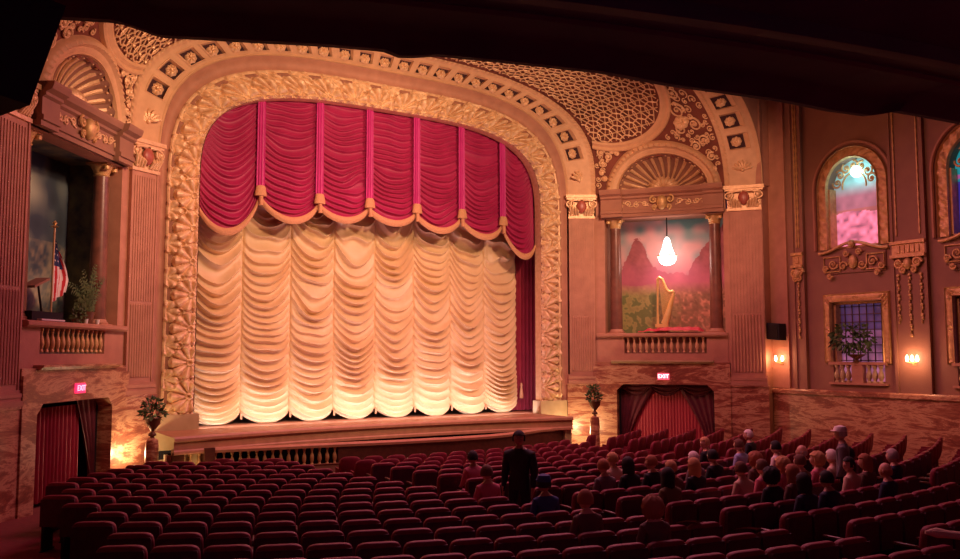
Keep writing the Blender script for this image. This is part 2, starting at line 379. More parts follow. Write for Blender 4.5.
# ------------------------------------------------------------------ vault surface with tracery between the two arches
c1o = sup(7.33, 3.3, 5.45, 2.9, 5.2); c2i = sup(9.79, 5.1, 4.85, 2.6, 5.2)
A4, B4, S4 = pairing(c1o, c2i, .05); HALF = S4[-1]/2
Y1, Y2 = -.59, -3.93
def G(p, v, off=0.):                                   # p along the arch from the right springing, v from arch 1 to arch 2
    a = np.array([np.interp(p, S4, A4[:, 0]), Y1, np.interp(p, S4, A4[:, 1])]); b = np.array([np.interp(p, S4, B4[:, 0]), Y2, np.interp(p, S4, B4[:, 1])])
    q = a*(1-v)+b*v; nrm = np.array([-.805 if p < HALF*.55 else -.3, -.59, -.25]); nrm /= np.linalg.norm(nrm)
    return q+nrm*off
PZ = np.linspace(0, HALF, 500)
def GS(s_, z, off=0.):                                 # by distance along the bay and height
    v = s_/4.15; zs = np.interp(PZ, S4, A4[:, 1])*(1-v)+np.interp(PZ, S4, B4[:, 1])*v
    return G(np.interp(z, zs, PZ), v, off)
def in_u(s_, z): return (s_-.98)**2+(max(0, 9.3-z))**2 < 2.45**2 and s_ > .12 and s_ < 3.42
def in_niche(s_, z): return ((s_-2.2)/1.42)**2+((z-5.25)/1.13)**2 < 1
def sz(q): return (Y1-q[1])/.805, q[2]
vault = MB(); P = np.array([[G(p, v) for v in np.linspace(0, 1, 41)] for p in S4[::2] if p <= HALF])
nu, nv = P.shape[:2]; V = P.reshape(-1, 3).tolist(); Fv = []
for i in range(nu-1):
    for j in range(nv-1):
        c_ = (P[i, j]+P[i+1, j+1])/2; s_, z = sz(c_)
        if not in_niche(s_, z): Fv.append((i*nv+j, i*nv+j+1, (i+1)*nv+j+1, (i+1)*nv+j))
vault.add(V, Fv)
FM = {1: FP, -1: MIR @ FP}
def seg_on(mb, pts, r, f, off=.05, seg=5):
    run = []
    for q in pts:
        if q is not None: run.append(q)
        else:
            if len(run) > 1: mb.tube(run, r, seg)
            run = []
    if len(run) > 1: mb.tube(run, r, seg)
def pv(p, d, off):                                     # d metres across from arch 1
    w_ = math.hypot(4.1, 0)+p*.0; v = d/4.15
    if v < .02 or v > .98 or p < 0 or p > HALF: return None
    q = G(p, v, off); s_, z = sz(q)
    if not in_u(s_, z): return None
    return q
def scroll(mb, c, R, turns=1.6, r=.035, a0=0, sgn=1, f=GS, off=.06, leaf=True):
    pts = []
    for k in range(22):
        q = k/21; a = a0+sgn*turns*2*PI*q; rr = R*(1-.8*q); pts.append(f(c[0]+rr*math.cos(a), c[1]+rr*math.sin(a), off))
    mb.tube(pts, [r*(1-.45*k/21) for k in range(22)], 6); mb.ball(f(c[0], c[1], off), r*1.5, 8, 6)
for sd, side in ((1, 'right'), (-1, 'left')):
    F = FM[sd]
    o = struct(vault, 'wall_%s_spandrel' % side, M['tracerybase'], F)
    gr = thing('tracery_grille', 'golden pierced lattice of circles and diagonals above the %s box, below the balcony' % side, 'grille', F, (8.4, -2, 6.7))
    mb = MB(); a = .44
    for i in range(int(HALF/a)+1):
        for j in range(-1, 11):
            cx_, cy_ = i*a, j*a+(.5*a if i % 2 else 0)
            ring = [pv(cx_+.265*math.cos(t), cy_+.265*math.sin(t), .07) for t in np.linspace(0, 2*PI, 15)]
            seg_on(mb, ring, .019, None)
            for dx, dy in ((1, .5), (1, -.5), (0, 1)):
                seg_on(mb, [pv(cx_+dx*a*q, cy_+dy*a*q, .05) for q in np.linspace(0, 1, 4)], .019, None, seg=4)
            b_ = pv(cx_, cy_, .08)
            if b_ is not None: mb.ball(b_, .05, 6, 4)
    put(mb, 'lattice', M['gold'], gr, F)
    mb = MB()                                          # curved plaster border under the lattice
    aa = np.linspace(math.radians(-158), math.radians(-8), 60); P = np.zeros((60, 7, 3))
    for i, a_ in enumerate(aa):
        for j, (rr, of) in enumerate(((2.42, .0), (2.43, .10), (2.50, .13), (2.58, .08), (2.66, .13), (2.70, .10), (2.71, 0))):
            ss = .98+rr*math.cos(a_); P[i, j] = GS(min(max(ss, .02), 3.6), 9.3+rr*math.sin(a_), of)
    keep = [i for i in range(60) if 0.0 < .98+2.6*math.cos(aa[i]) < 3.55]
    mb.grid(P[keep], flip=True); put(mb, 'border', M['plaster2'], gr, F)
    # ornamented spandrels, archivolt and shell of the niche
    ni = thing('shell_niche', 'half dome scallop shell niche under its arch above the %s box' % side, 'niche', F, (8.63, -2.36, 5.28))
    mb = MB(); P = np.zeros((90, 14, 3))
    for i, a_ in enumerate(np.linspace(0, PI, 90)):
        for j in range(14):
            q = j/13; rx = 1.42+.43*q; rz = 1.13+.43*q
            h = .04+.10*math.sin(min(1, q*1.05)*PI)*(.6 if q < .5 else 1)+(.08*abs(math.cos(i*1.05)) if .55 < q < .92 else 0)+(.03 if q < .12 else 0)
            P[i, j] = GS(2.2+rx*math.cos(a_), 5.27+rz*math.sin(a_), h if 0 < q < 1 else 0)
    mb.grid(P); put(mb, 'archivolt', M['plaster2'], ni, F)
    mb = MB(); P = np.zeros((129, 12, 3)); nn = np.array([.805, .593, 0])
    for i, a_ in enumerate(np.linspace(0, PI, 129)):
        rib = abs(math.cos(a_*11)) 
        for j in range(12):
            q = .02+.98*j/11; d = .62*math.sqrt(max(0, 1-q*q))+.05-.13*rib*q*(1-.3*q)
            P[i, j] = GS(2.2+1.42*q*math.cos(a_), 5.27+1.13*q*math.sin(a_), 0)+nn*d
    mb.grid(P); put(mb, 'fluted_dome', M['wallbrown'], ni, F, angle=80)
    for k in range(15):
        a_ = PI*(k+.5)/15; pts = []
        for q in np.linspace(.3, .97, 9): pts.append(GS(2.2+1.42*q*math.cos(a_), 5.27+1.13*q*math.sin(a_), 0)+nn*(.62*math.sqrt(1-q*q)+.0))
        put(MB().tube(pts, np.linspace(.02, .065, 9), 6), 'shell_rib', M['gold'], ni, F)
    mb = MB()
    for k in range(9):
        a_ = PI*(k+.5)/9; 
        mb.tube([GS(2.2+q*.52*math.cos(a_), 5.29+q*.42*math.sin(a_), 0)+nn*(.30-.22*math.sin(q*PI)) for q in np.linspace(.2, 1, 6)], [.03, .05, .06, .075, .08, .05], 8)
    put(mb, 'shell_crest', M['gold'], ni, F)
    mb = MB()
    for k in range(21):
        a_ = PI*(k+.5)/21; mb.ball(GS(2.2+1.40*math.cos(a_), 5.27+1.11*math.sin(a_), 0)+nn*.06, .035, 8, 6)
    put(mb, 'bead_row', M['gold'], ni, F)
    sp = thing('spandrel_relief', 'gilt scrolls and a rosette filling the corners beside the %s shell niche' % side, 'relief', F, (9.5, -3.2, 5.3))
    mb = MB()
    for (c_, R, a0, sg) in (((3.30, 7.62), .24, 0, 1), ((3.62, 7.2), .20, 2, -1), ((3.15, 7.1), .17, 1, 1), ((3.72, 6.7), .17, 0, 1), ((3.45, 6.55), .15, 3, -1), ((3.86, 6.2), .14, 1, 1), ((3.5, 8.1), .18, 2, 1), ((3.85, 5.8), .1, 1, -1),
                            ((.30, 6.6), .14, 0, 1), ((.52, 6.45), .13, 2, -1), ((.30, 6.25), .12, 1, 1), ((.25, 5.95), .1, 0, 1), ((.7, 6.62), .1, 0, 1), ((.85, 6.55), .08, 2, 1)):
        scroll(mb, c_, R, a0=a0, sgn=sg)
    rr_ = np.random.RandomState(11); placed = []
    for _ in range(900):
        s_, z = rr_.uniform(.1, 4.05), rr_.uniform(5.45, 8.4); R_ = rr_.uniform(.07, .12)
        if s_ < 2.2 and z > 6.9: continue
        if ((s_-2.2)/(1.90+R_))**2+((z-5.25)/(1.60+R_))**2 < 1 or (s_-.98)**2+max(0, 9.3-z)**2 < (2.74+R_)**2 or (z > 9): continue
        if (s_-3.25)**2+(z-7.3)**2 < (.26+R_)**2 or any((s_-a_)**2+(z-b_)**2 < (R_+c_)**2*.9 for a_, b_, c_ in placed): continue
        placed.append((s_, z, R_)); scroll(mb, (s_, z), R_, 1.3, .022, a0=rr_.uniform(0, 6), sgn=rr_.choice([-1, 1]), off=.04)
    put(mb, 'scrollwork', M['gold'], sp, F)
    mb = MB(); rosette(mb, GS(3.25, 7.3, .05), .24, nrm=(-.8, -.6, 0), depth=.1); put(mb, 'rosette', M['gold'], sp, F)
    mb = MB(); rosette(mb, GS(.33, 5.75, .05), .10, nrm=(-.8, -.6, 0)); put(mb, 'drop', M['gold'], sp, F)

# outer coffered arch springing from the second pilasters
a2 = thing('outer_arch', 'second coffered arch with rosettes springing beyond the boxes, mostly hidden by the balcony', 'arch', FP, (0, -4.4, 5.2))
ca = sup(9.79, 5.1, 4.85, 2.6, 5.2); cb = sup(10.47, 5.0, 5.15, 2.6, 5.2); A5, B5, S5 = pairing(ca, cb, .03); L5 = S5[-1]
c05 = 1.42; N5 = int((L5-2*c05)/.66); p5 = (L5-2*c05)/N5
def coff5(s_, v):
    d = np.abs(((s_-c05+p5/2) % p5)-p5/2); on = (s_ > c05-p5/2) & (s_ < L5-c05+p5/2)
    inside = (d < .225) & (np.abs(v-.5) < .25) & on; rim = (d < .265) & (np.abs(v-.5) < .29) & on & ~inside
    rope = np.clip(1-np.abs(v-.06)/.06, 0, 1)**.5*(.05+.03*np.cos(s_*40+v*22)); r2 = np.clip(1-np.abs(v-.95)/.05, 0, 1)**.5*.06
    return np.where(inside, -.12, np.where(rim, .025, 0))+rope+r2
mb = MB(); ribbon(mb, A5, B5, -3.93, -4.85, 44, coff5, S5); put(mb, 'coffered_band', M['plaster2'], a2, FP, angle=30)
big = sup(12.5, 9, 5.15, 2.6, 5.2); A6, B6, S6 = pairing(cb, big, .3); mb = MB(); ribbon(mb, A6, B6, -4.80, -4.80, 3, None, S6); struct(mb, 'wall_front_outer', M['plaster'])
def at5(s_, v, off=0.):
    a = np.array([np.interp(s_, S5, A5[:, 0]), np.interp(s_, S5, A5[:, 1])]); b = np.array([np.interp(s_, S5, B5[:, 0]), np.interp(s_, S5, B5[:, 1])])
    p = a*(1-v)+b*v; return np.array([p[0], -3.93*(1-v)-4.85*v-off, p[1]])
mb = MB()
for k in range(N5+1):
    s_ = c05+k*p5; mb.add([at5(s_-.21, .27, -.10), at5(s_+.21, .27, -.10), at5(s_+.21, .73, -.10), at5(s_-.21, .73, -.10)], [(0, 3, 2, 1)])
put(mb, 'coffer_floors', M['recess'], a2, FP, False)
for k in list(range(6))+list(range(N5-5, N5+1)):
    m_ = MB(); sg = -.8 if k < 10 else .8; rosette(m_, at5(c05+k*p5, .5, -.07), .165, nrm=(sg, -.6, 0)); put(m_, 'rosette', M['gold'], a2, FP)
for s_, sg in ((.50, -.8), (L5-.50, .8)):
    m_ = MB(); palmette(m_, at5(s_, .5), .32, nrm=(sg, -.6, 0)); put(m_, 'palmette', M['gold'], a2, FP)

# ------------------------------------------------------------------ pilasters
def pilaster(F, width, label, group=None):
    t = thing('pilaster', label, 'pilaster', F, (width/2, 0, -3.4), group)
    w0, w1 = .07, width-.07
    mb = MB().box(-.02, width+.02, -.10, .25, -3.45, -1.05); mb.bar([(-.10, -1.05), (-.13, -1.05), (-.13, -1.0), (.2, -1.0), (.2, -1.05)], -.04, width+.04); put(mb, 'pedestal', M['marble'], t, F, False)
    mb = MB()
    for z0, z1, e in ((-1.0, -.90, .10), (-.90, -.84, .07), (-.84, -.76, .085), (-.76, -.70, .05)): mb.box(w0-.06, w1+.06, -e-.04, .2, z0, z1)
    put(mb, 'base_moulding', M['plaster'], t, F, False)
    mb = MB().box(w0, w1, -.05, .2, -.70, 4.42)
    nf = 9; fw_ = (w1-w0-.16)/nf
    for k in range(nf):                                   # fluted face, reeded below
        x = w0+.08+(k+.5)*fw_
        mb.lathe([(fw_*.40, -.58), (fw_*.42, 1.15), (.001, 1.2)], (x, -.05, 0), 8)
        mb.box(x-fw_*.20, x+fw_*.20, -.068, -.05, 1.25, 4.3)
    mb.box(w0, w0+.05, -.075, -.05, -.7, 4.42); mb.box(w1-.05, w1, -.075, -.05, -.7, 4.42)
    put(mb, 'shaft', M['plaster'], t, F, False)
    cx = width/2
    mb = MB().box(w0-.02, w1+.02, -.10, .2, 4.42, 4.50).box(-.04, width+.04, -.20, .2, 5.10, 5.20).box(w0, w1, -.07, .2, 4.5, 5.1).box(-.0, width, -.16, .2, 5.04, 5.10)
    cap = put(mb, 'capital', M['gold'], t, F, False)
    flat = lambda x, z, off=0: np.array([x, -.08-off, z])
    mb = MB()
    for sg in (-1, 1):
        scroll(mb, (cx+sg*width*.40, 4.90), .15, 1.7, .036, a0=PI/2, sgn=sg, f=flat, off=.06)
        scroll(mb, (cx+sg*width*.36, 4.63), .10, 1.5, .028, a0=-PI/2, sgn=-sg, f=flat, off=.03)
        for q in range(4): mb.tube([(cx+sg*(.10+.08*q), -.10, 4.52), (cx+sg*(.13+.085*q), -.20, 4.66+.03*q), (cx+sg*(.17+.08*q), -.17, 4.74+.04*q)], [.03, .04, .015], 6)
        mb.tube([(cx+sg*.05, -.14, 5.02), (cx+sg*.22, -.2, 5.02), (cx+sg*width*.42, -.17, 4.98)], [.04, .035, .03], 6)
    put(mb, 'volutes', M['gold'], cap, F)
    mb = MB(); mb.ball((cx, -.14, 4.80), (.17, .08, .22), 14, 10, fn=lambda d: 1-.25*max(0, -d.z)*abs(d.x)); put(mb, 'shield', M['shield'], cap, F)
pilaster(P1R, .973, 'fluted rose pilaster with gilt capital between stage arch and the harp box')
pilaster(P1L, .973, 'fluted rose pilaster with gilt capital between stage arch and the box with the flag')
pilaster(P2R, 1.15, 'fluted rose pilaster with red shield capital on the far right of the harp box')
pilaster(P2L, 1.15, 'fluted pilaster at the left edge of the photo, its capital behind the hanging speaker')

# ------------------------------------------------------------------ side bays: box, entablature, balustrade, marble doorway
BAL = [(.045, 0), (.045, .04), (.03, .06), (.055, .14), (.06, .20), (.05, .27), (.022, .36), (.035, .40), (.03, .42), (.045, .44), (.045, .48)]
def bay(F, side):
    # solid wall around the box opening
    mb = MB()
    mb.box(-.15, .28, 0, .35, -.35, 4.5).box(4.08, 4.25, 0, .35, -.35, 4.5)
    mb.box(.0, .90, -.02, .3, -.30, .62).box(3.50, 4.15, -.02, .3, -.30, .62).box(.9, 3.5, -.02, .12, -.30, -.02)
    mb.box(0, 4.16, 0, .4, 4.4, 5.3)
    struct(mb, 'wall_%s_bay' % side, M['plaster'], F, smooth=False)
    mb = MB().box(.85, 3.55, .16, .3, -.30, .62).box(0, .28, .35, 1.5, .5, 4.5).box(4.08, 4.2, .35, 1.5, .5, 4.5).box(.28, 4.1, .3, 1.5, .45, .60).box(.2, 4.15, .4, 1.5, 4.45, 4.6)
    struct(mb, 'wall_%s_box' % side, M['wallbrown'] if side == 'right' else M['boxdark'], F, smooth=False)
    # mural
    n = 200; xs = np.linspace(.28, 4.1, n); zs = np.linspace(.58, 4.48, n); P = np.zeros((n, n, 3)); col = np.zeros((n, n, 3))
    g = rng.rand(14, 14, 3)
    def noise(a, b, k, ch=0):
        a = a*k % 13; b = b*k % 13; i, j = int(a), int(b); fa, fb = a-i, b-j
        fa = fa*fa*(3-2*fa); fb = fb*fb*(3-2*fb)
        return (g[i, j, ch]*(1-fa)+g[i+1, j, ch]*fa)*(1-fb)+(g[i, j+1, ch]*(1-fa)+g[i+1, j+1, ch]*fa)*fb
    for i, x in enumerate(xs):
        for j, z in enumerate(zs):
            P[i, j] = (x, 1.3, z); u, w_ = i/(n-1), j/(n-1)
            n1 = .6*noise(u, w_, 5)+.4*noise(u, w_, 12, 1); n2 = .55*noise(u, w_, 22, 2)+.45*noise(u+.37*w_, w_, 47, 1)
            if side == 'right':
                n1s = max(0, min(1, (n1-.35)*3)); sky = np.array([.16, .30, .30])*(1-n1s)+np.array([.70, .36, .36])*n1s
                haze = np.array([.60, .14, .22]); rock = np.array([.34, .09, .10])
                c = sky
                hz = .52+.06*(n1-.5); ml = max(hz+.32*math.exp(-((u-.22)/.11)**2)+.06*(n2-.5), hz+.46*max(0, (u-.66)/.34)**.8+.05*(n2-.5))
                if w_ < ml: c = rock*(.7+.6*n2)
                hl = .66+.16*(n1-.5)
                if w_ < hl: k = min(1, (hl-w_)/.16)*.7; c = c*(1-k)+haze*k*(.7+.5*n1)
                if w_ < .42+.05*n1:
                    um = max(0, min(1, (u-.38)/.2+(n1-.5))); gl = (np.array([.42, .34, .12])*(1-um)+np.array([.36, .17, .10])*um)*(.5+n2)
                    k = min(1, (.45-w_)/.12+.1); k = max(0, k); c = c*(1-k)+gl*k
                if w_ < .40:
                    k = max(0, min(1, (n2-.45)*9))*min(1, (.40-w_)/.06)*.85
                    fc = np.array([.12, .15, .05])*(1-um)+np.array([.50, .20, .13])*(.4+1.2*noise(u, w_, 53))*um
                    c = c*(1-k)+fc*k
            else:
                c = np.array([.06, .09, .12])*(.4+n1)+np.array([.40, .42, .20])*max(0, n1-.3)*1.3*math.exp(-((u-.42)/.3)**2)
                if w_ < .5: c = c+np.array([.5, .36, .14])*max(0, n2-.35)*1.3*(1-w_)
                if .40 < u < .52 and w_ < .85: c = c+np.array([.06, .08, .04])*n1
            col[i, j] = c
    mb = MB().grid(P); mu = put(mb, 'painted_backdrop', M['mural'], None, F, colors=col.reshape(-1, 3))
    tag(mu, 'painted landscape of pink cliffs and garden behind the harp' if side == 'right' else 'dark painted garden landscape behind the flag in the left box', 'mural')
    # columns
    for x, nm in ((.58, 'stage side'), (3.78, 'aisle side')):
        c_ = thing('column', 'polished brown %s column of the %s box' % ({'stage side': 'inner', 'aisle side': 'outer'}[nm], side)+(' beside the harp' if side == 'right' else ' beside the flag'), 'column', F, (x, .35, .62))
        put(MB().lathe([(.20, .76), (.195, 1.6), (.18, 3.2), (.165, 4.12)], (x, .35, 0), 24), 'shaft', M['column'], c_, F)
        put(MB().box(x-.26, x+.26, .09, .61, .6, .66).lathe([(.25, .66), (.26, .69), (.22, .72), (.22, .74), (.2, .77)], (x, .35, 0), 24), 'base', M['plaster'], c_, F)
        mb = MB().lathe([(.165, 4.10), (.19, 4.13), (.17, 4.16), (.20, 4.25), (.26, 4.36)], (x, .35, 0), 20).box(x-.26, x+.26, .09, .61, 4.36, 4.42)
        for sg in (-1, 1): mb.lathe([(.07, -.04), (.07, .04)], (x+sg*.19, .14, 4.29), 12)
        put(mb, 'capital', M['dullgold'], c_, F)
    # entablature
    en = thing('entablature', 'dark moulded cornice with central cartouche over the %s box' % side, 'cornice', F, (2.2, 0, 4.42))
    mb = MB()
    for (x0, x1, e) in ((.20, 4.12, 0), (.22, .92, .14), (3.48, 4.12, .14)):
        mb.bar([(.1, 4.42), (-.08-e, 4.42), (-.08-e, 4.52), (-.13-e, 4.53), (-.13-e, 4.62), (-.09-e, 4.64), (-.09-e, 4.98), (-.16-e, 5.02), (-.16-e, 5.08), (-.28-e, 5.14), (-.32-e, 5.24), (-.32-e, 5.29), (.1, 5.29)], x0, x1)
    put(mb, 'cornice', M['wallbrown'] if side == 'left' else M['cornice'], en, F, False)
    flat = lambda x, z, off=0: np.array([x, -.09-off, z]); mb = MB()
    for sg in (-1, 1):
        for k in range(4): scroll(mb, (2.2+sg*(.55+.27*k), 4.81+.02*(-1)**k), .10, 1.4, .022, a0=k*1.5, sgn=sg*(-1)**k, f=flat, off=.02)
        mb.tube([(2.2+sg*x, -.11, 4.81+.07*math.sin(x*11)) for x in np.linspace(.42, 1.5, 24)], .018, 5)
    put(mb, 'frieze_scrolls', M['gold'], en, F)
    mb = MB(); mb.ball((2.2, -.17, 4.82), (.17, .14, .24), 14, 10)
    for sg in (-1, 1): scroll(mb, (2.2+sg*.26, 4.92), .13, 1.3, .035, a0=PI/2, sgn=-sg, f=flat, off=.08); scroll(mb, (2.2+sg*.22, 4.68), .09, 1.3, .03, a0=-PI/2, sgn=sg, f=flat, off=.08)
    put(mb, 'cartouche', M['dullgold'], en, F)
    # balustrade
    ba = thing('balustrade', 'parapet of turned balusters along the front of the %s box' % side, 'balustrade', F, (2.2, 0, -.02))
    mb = MB().bar([(.35, .50), (-.12, .50), (-.16, .54), (-.16, .60), (-.10, .63), (.35, .63)], 0.02, 4.13); put(mb, 'handrail', M['plaster'], ba, F, False)
    for k in range(13):
        x = 1.02+k*(2.37/12); put(MB().lathe(BAL, (x, .02, .01), 12), 'baluster', M['dullgold'] if side == 'left' else M['plaster2'], ba, F)
    # marble doorway
    mb = MB()
    mb.box(-.12, .66, -.14, .2, -3.45, -.44).box(3.70, 4.2, -.14, .2, -3.45, -.44).box(.66, 3.70, -.14, .2, -1.0, -.44)
    mb.prism([(.66, -1.0), (.86, -1.0), (.66, -1.20)], -.14, .2).prism([(3.70, -1.0), (3.70, -1.20), (3.50, -1.0)], -.14, .2)
    mb.box(-.1, 4.2, -.10, .2, -.44, -.30)
    struct(mb, 'door_%d' % (1 if side == 'left' else 2), M['marble'], F, smooth=False)
    mb = MB(); mb.bar([(.1, -.34), (-.16, -.34), (-.24, -.28), (-.24, -.24), (.1, -.24)], .50, 3.70)
    lg = put(mb, 'trim_ledge', M['cream'] if side == 'right' else M['marble'], None, F, False); lg['kind'] = 'structure'; lg.name = 'trim_%d' % (1 if side == 'left' else 2)
    mb = MB().box(.66, .72, .2, 2.2, -3.5, -1.0).box(3.64, 3.70, .2, 2.2, -3.5, -1.0).box(.66, 3.7, .2, 2.2, -1.0, -.9).box(.66, 3.7, 2.2, 2.3, -3.5, -.9)
    struct(mb, 'wall_%s_lobby' % side, M['black'], F, smooth=False)
    # curtains in the doorway
    def pleats(x0, x1, z0, z1, y, amp=.035, per=.11):
        n = int((x1-x0)/.015); xs = np.linspace(x0, x1, n); P = np.zeros((n, 8, 3))
        for i, x in enumerate(xs):
            for j in range(8):
                q = j/7; P[i, j] = (x, y+amp*math.sin(2*PI*x/per+.8*math.sin(x*5))*(.6+.4*(1-q)), z0+(z1-z0)*q)
        return P
    if side == 'right':
        dc = thing('door_curtain', 'bright red pleated curtain closing the doorway under the harp box', 'curtain', F, (2.2, .3, -3.4))
        put(MB().grid(pleats(.74, 3.62, -3.2, -1.12, .35, .010, .10)), 'cloth', M['doorred'], dc, F)
        sw = thing('door_drape', 'dark plum swag drapery with side tails framing the red doorway curtain', 'drape', F, (2.2, .2, -3.2))
        for sg, xx in ((1, .70), (-1, 3.66)):
            n = 40; P = np.zeros((n, 14, 3))
            for i in range(n):
                u = i/(n-1)
                for j in range(14):
                    q = j/13; z = -1.03-2.1*q; wd = .95*(1-q)**1.5+.20; P[i, j] = (xx+sg*wd*u, .24+.03*math.sin(u*26)*(.5+q*.5), z)
            put(MB().grid(P), 'side_tail', M['doordark'], sw, F)
        n = 60; P = np.zeros((n, 12, 3))
        for i in range(n):
            u = i/(n-1)
            for j in range(12):
                q = j/11; sag = .30*abs(math.sin(u*PI*3))**.7+.06; P[i, j] = (.72+2.92*u, .20+.03*math.sin(q*16), -1.02-sag*q)
        put(MB().grid(P), 'valance', M['doordark'], sw, F)
    else:
        dc = thing('door_curtain', 'dark red pleated curtain drawn across most of the left doorway', 'curtain', F, (2.8, .3, -3.1))
        put(MB().grid(pleats(1.35, 3.66, -3.02, -1.12, .25, .045, .15)), 'cloth', M['redleg'], dc, F)
        sw = thing('door_drape', 'black tied back drape beside the red curtain in the left doorway', 'drape', F, (1.6, .2, -3.1))
        n = 40; P = np.zeros((n, 14, 3))
        for i in range(n):
            u = i/(n-1)
            for j in range(14):
                q = j/13; wd = .75*(1-q)**1.4+.18; P[i, j] = (.74+wd*u, .20+.04*math.sin(u*24), -1.03-2.05*q)
        put(MB().grid(P), 'cloth', M['doordark'], sw, F)
bay(BR, 'right'); bay(BL, 'left')

def letters(text, parent, F, x, y, z, size, material):
    cu = bpy.data.curves.new('t', 'FONT'); cu.body = text; cu.size = size; cu.align_x = 'CENTER'; cu.align_y = 'CENTER'; cu.extrude = .004
    o = bpy.data.objects.new('t', cu); C.objects.link(o); dg = bpy.context.evaluated_depsgraph_get(); me = bpy.data.meshes.new_from_object(o.evaluated_get(dg))
    mb = MB(); sg = 1 if F.determinant() > 0 else -1
    mb.add([(x+sg*v.co.x, y-v.co.z, z+v.co.y) for v in me.vertices], [tuple(p.vertices)[::sg] for p in me.polygons])
    bpy.data.objects.remove(o); put(mb, 'lettering', material, parent, F, False)
for F, side, pm, lm in ((BR, 'right', M['exitglass'], M['exitred']), (BL, 'left', M['exitglass2'], M['exitpink'])):
    ex = thing('exit_sign', 'lit EXIT sign on the marble lintel of the %s doorway' % side, 'sign', F, (2.16, -.15, -.88))
    put(MB().box(1.98, 2.34, -.19, -.14, -.85, -.64), 'panel', pm, ex, F, False)
    letters('EXIT', ex, F, 2.16, -.20, -.745, .17, lm)

# ------------------------------------------------------------------ room shell
mb = MB(); nx, ny = 46, 60; P = np.zeros((nx, ny, 3))
for i, x in enumerate(np.linspace(-13.6, 11.6, nx)):
    for j, y in enumerate(np.linspace(-31, 3, ny)): P[i, j] = (x, y, flo(x, min(y, 0)))
struct(mb.grid(P), 'floor', M['carpet'])
u0 = 4.62
def sidewall(F, side):
    mb = MB(); W = []
    for cx in (7.62, 11.22, 14.82): W.append((cx-.80, cx+.80))
    xs = [u0]; 
    for a, b in W: xs += [a, b]
    xs.append(31)
    for k in range(0, len(xs), 2): mb.box(xs[k], xs[k+1], 0, .4, -3.6, 12)
    for a, b in W:
        mb.box(a, b, 0, .4, -3.6, -.85).box(a, b, 0, .4, 1.45, 3.0).box(a, b, 0, .4, 5.6, 12)
        c_ = (a+b)/2; n = 12                              # arched heads
        pts = [(c_+.8*math.cos(t), 4.78+.82*math.sin(t)) for t in np.linspace(0, PI, 2*n+1)]
        for k in range(n): mb.prism([(b, 5.61), pts[k+1], pts[k]], 0, .4) if k else mb.prism([(b, 5.61), pts[1], pts[0]], 0, .4)
        for k in range(n, 2*n): mb.prism([(a, 5.61), pts[k+1], pts[k]], 0, .4)
    # return from the bay to the wall
    mb.box(4.3, u0, -.0, .4, -3.6, 12)
    struct(mb, 'wall_'+side, M['wallbrown'], F, smooth=False)
sidewall(SR, 'right')
struct(MB().box(4.2, 9.5, 0, .4, -3.6, 12).box(9.5, 31, 2.5, 2.9, -3.6, 12).box(9.1, 9.5, .0, 2.9, -3.6, 12), 'wall_left', M['wallbrown'], SL, smooth=False)
struct(MB().box(-.05, .62, .02, .3, -3.5, 11), 'wall_right_return', M['plaster'], frame(10.45, -4.86, E, (.47, .14)), smooth=False)
struct(MB().box(-14, 12, -31, -30.6, -3.6, 12), 'wall_back', M['wallbrown'], smooth=False)
struct(MB().box(-14, 12, -31, 1, 11, 11.3), 'ceiling', M['ceiling'], smooth=False)
# marble dado on the right wall
for F, side in ((SR, 'right'), (SL, 'left')):
    mb = MB().box(4.75, 9.2 if side == 'left' else 31, -.10, 0, -3.5, -1.22); mb.bar([(0, -1.22), (-.16, -1.22), (-.16, -1.12), (-.12, -1.08), (0, -1.08)], 4.75, 9.2 if side == 'left' else 31)
    struct(mb, 'baseboard_'+side, M['marble'], F, smooth=False)

# front wall masses beside and above the stage, behind the ornament
mb = MB().box(6.45, 12, .3, .6, -3.6, 11).box(-12, -6.45, .3, .6, -3.6, 11).box(-6.45, 6.45, .35, .6, 8.3, 11)
struct(mb, 'wall_front', M['wallbrown'], smooth=False)
for sg, side in ((1, 'right'), (-1, 'left')):
    mb = MB().box(5.36*sg, 6.42*sg, -.14, .3, -3.5, -1.53)
    if sg > 0: mb.box(5.05, 5.30, -1.75, .3, -3.5, -1.93)
    struct(mb, 'trim_%d' % (3 if sg > 0 else 4), M['cream'], smooth=False)

# ------------------------------------------------------------------ stage, apron, orchestra rail
def lip(x): return -1.25-.021*x*x
mb = MB(); xs = np.linspace(-6.45, 5.25, 60)
P = np.array([[(x, lip(x)+.02, -1.92), (x, 7, -1.92)] for x in xs]); mb.grid(np.array([[(x, .2, -1.93), (x, 7, -1.93)] for x in (5.2, 7.9)])); mb.grid(np.array([[(x, .2, -1.93), (x, 7, -1.93)] for x in (-7.9, -6.4)])); mb.grid(P, flip=False)
struct(mb, 'floor_stage', M['stage'])
mb = MB(); prof = [(.04, -1.90), (-.06, -1.90), (-.09, -1.94), (-.09, -2.0), (-.03, -2.03), (-.03, -2.20), (-.06, -2.23), (-.06, -2.29), (.0, -2.31), (.04, -2.31)]
P = np.array([[(x, lip(x)+y, z) for y, z in prof] for x in xs]); mb.grid(P, flip=True)
ed = put(mb, 'stage_edge', M['stageedge'], None, FP, angle=30); tag(ed, 'long tan moulded front edge of the stage below the gold curtain', 'stage')
mb = MB(); P = np.array([[(x, lip(x)+.5, z) for z in (-3.6, -2.3)] for x in xs]); mb.grid(P, flip=True); mb.grid(np.array([[(x, lip(x)+y, -2.3) for y in (0., .5)] for x in xs]))
struct(mb, 'wall_pit', M['black'])
def railY(x):
    return float(np.interp(x, [-6.6, -5.5, -2.6, -1, .6, 1.8, 2.8, 4.2, 5.2, 5.5], [-1.9, -1.9, -2.25, -2.5, -2.6, -2.55, -2.3, -1.7, -1.62, -1.65]))
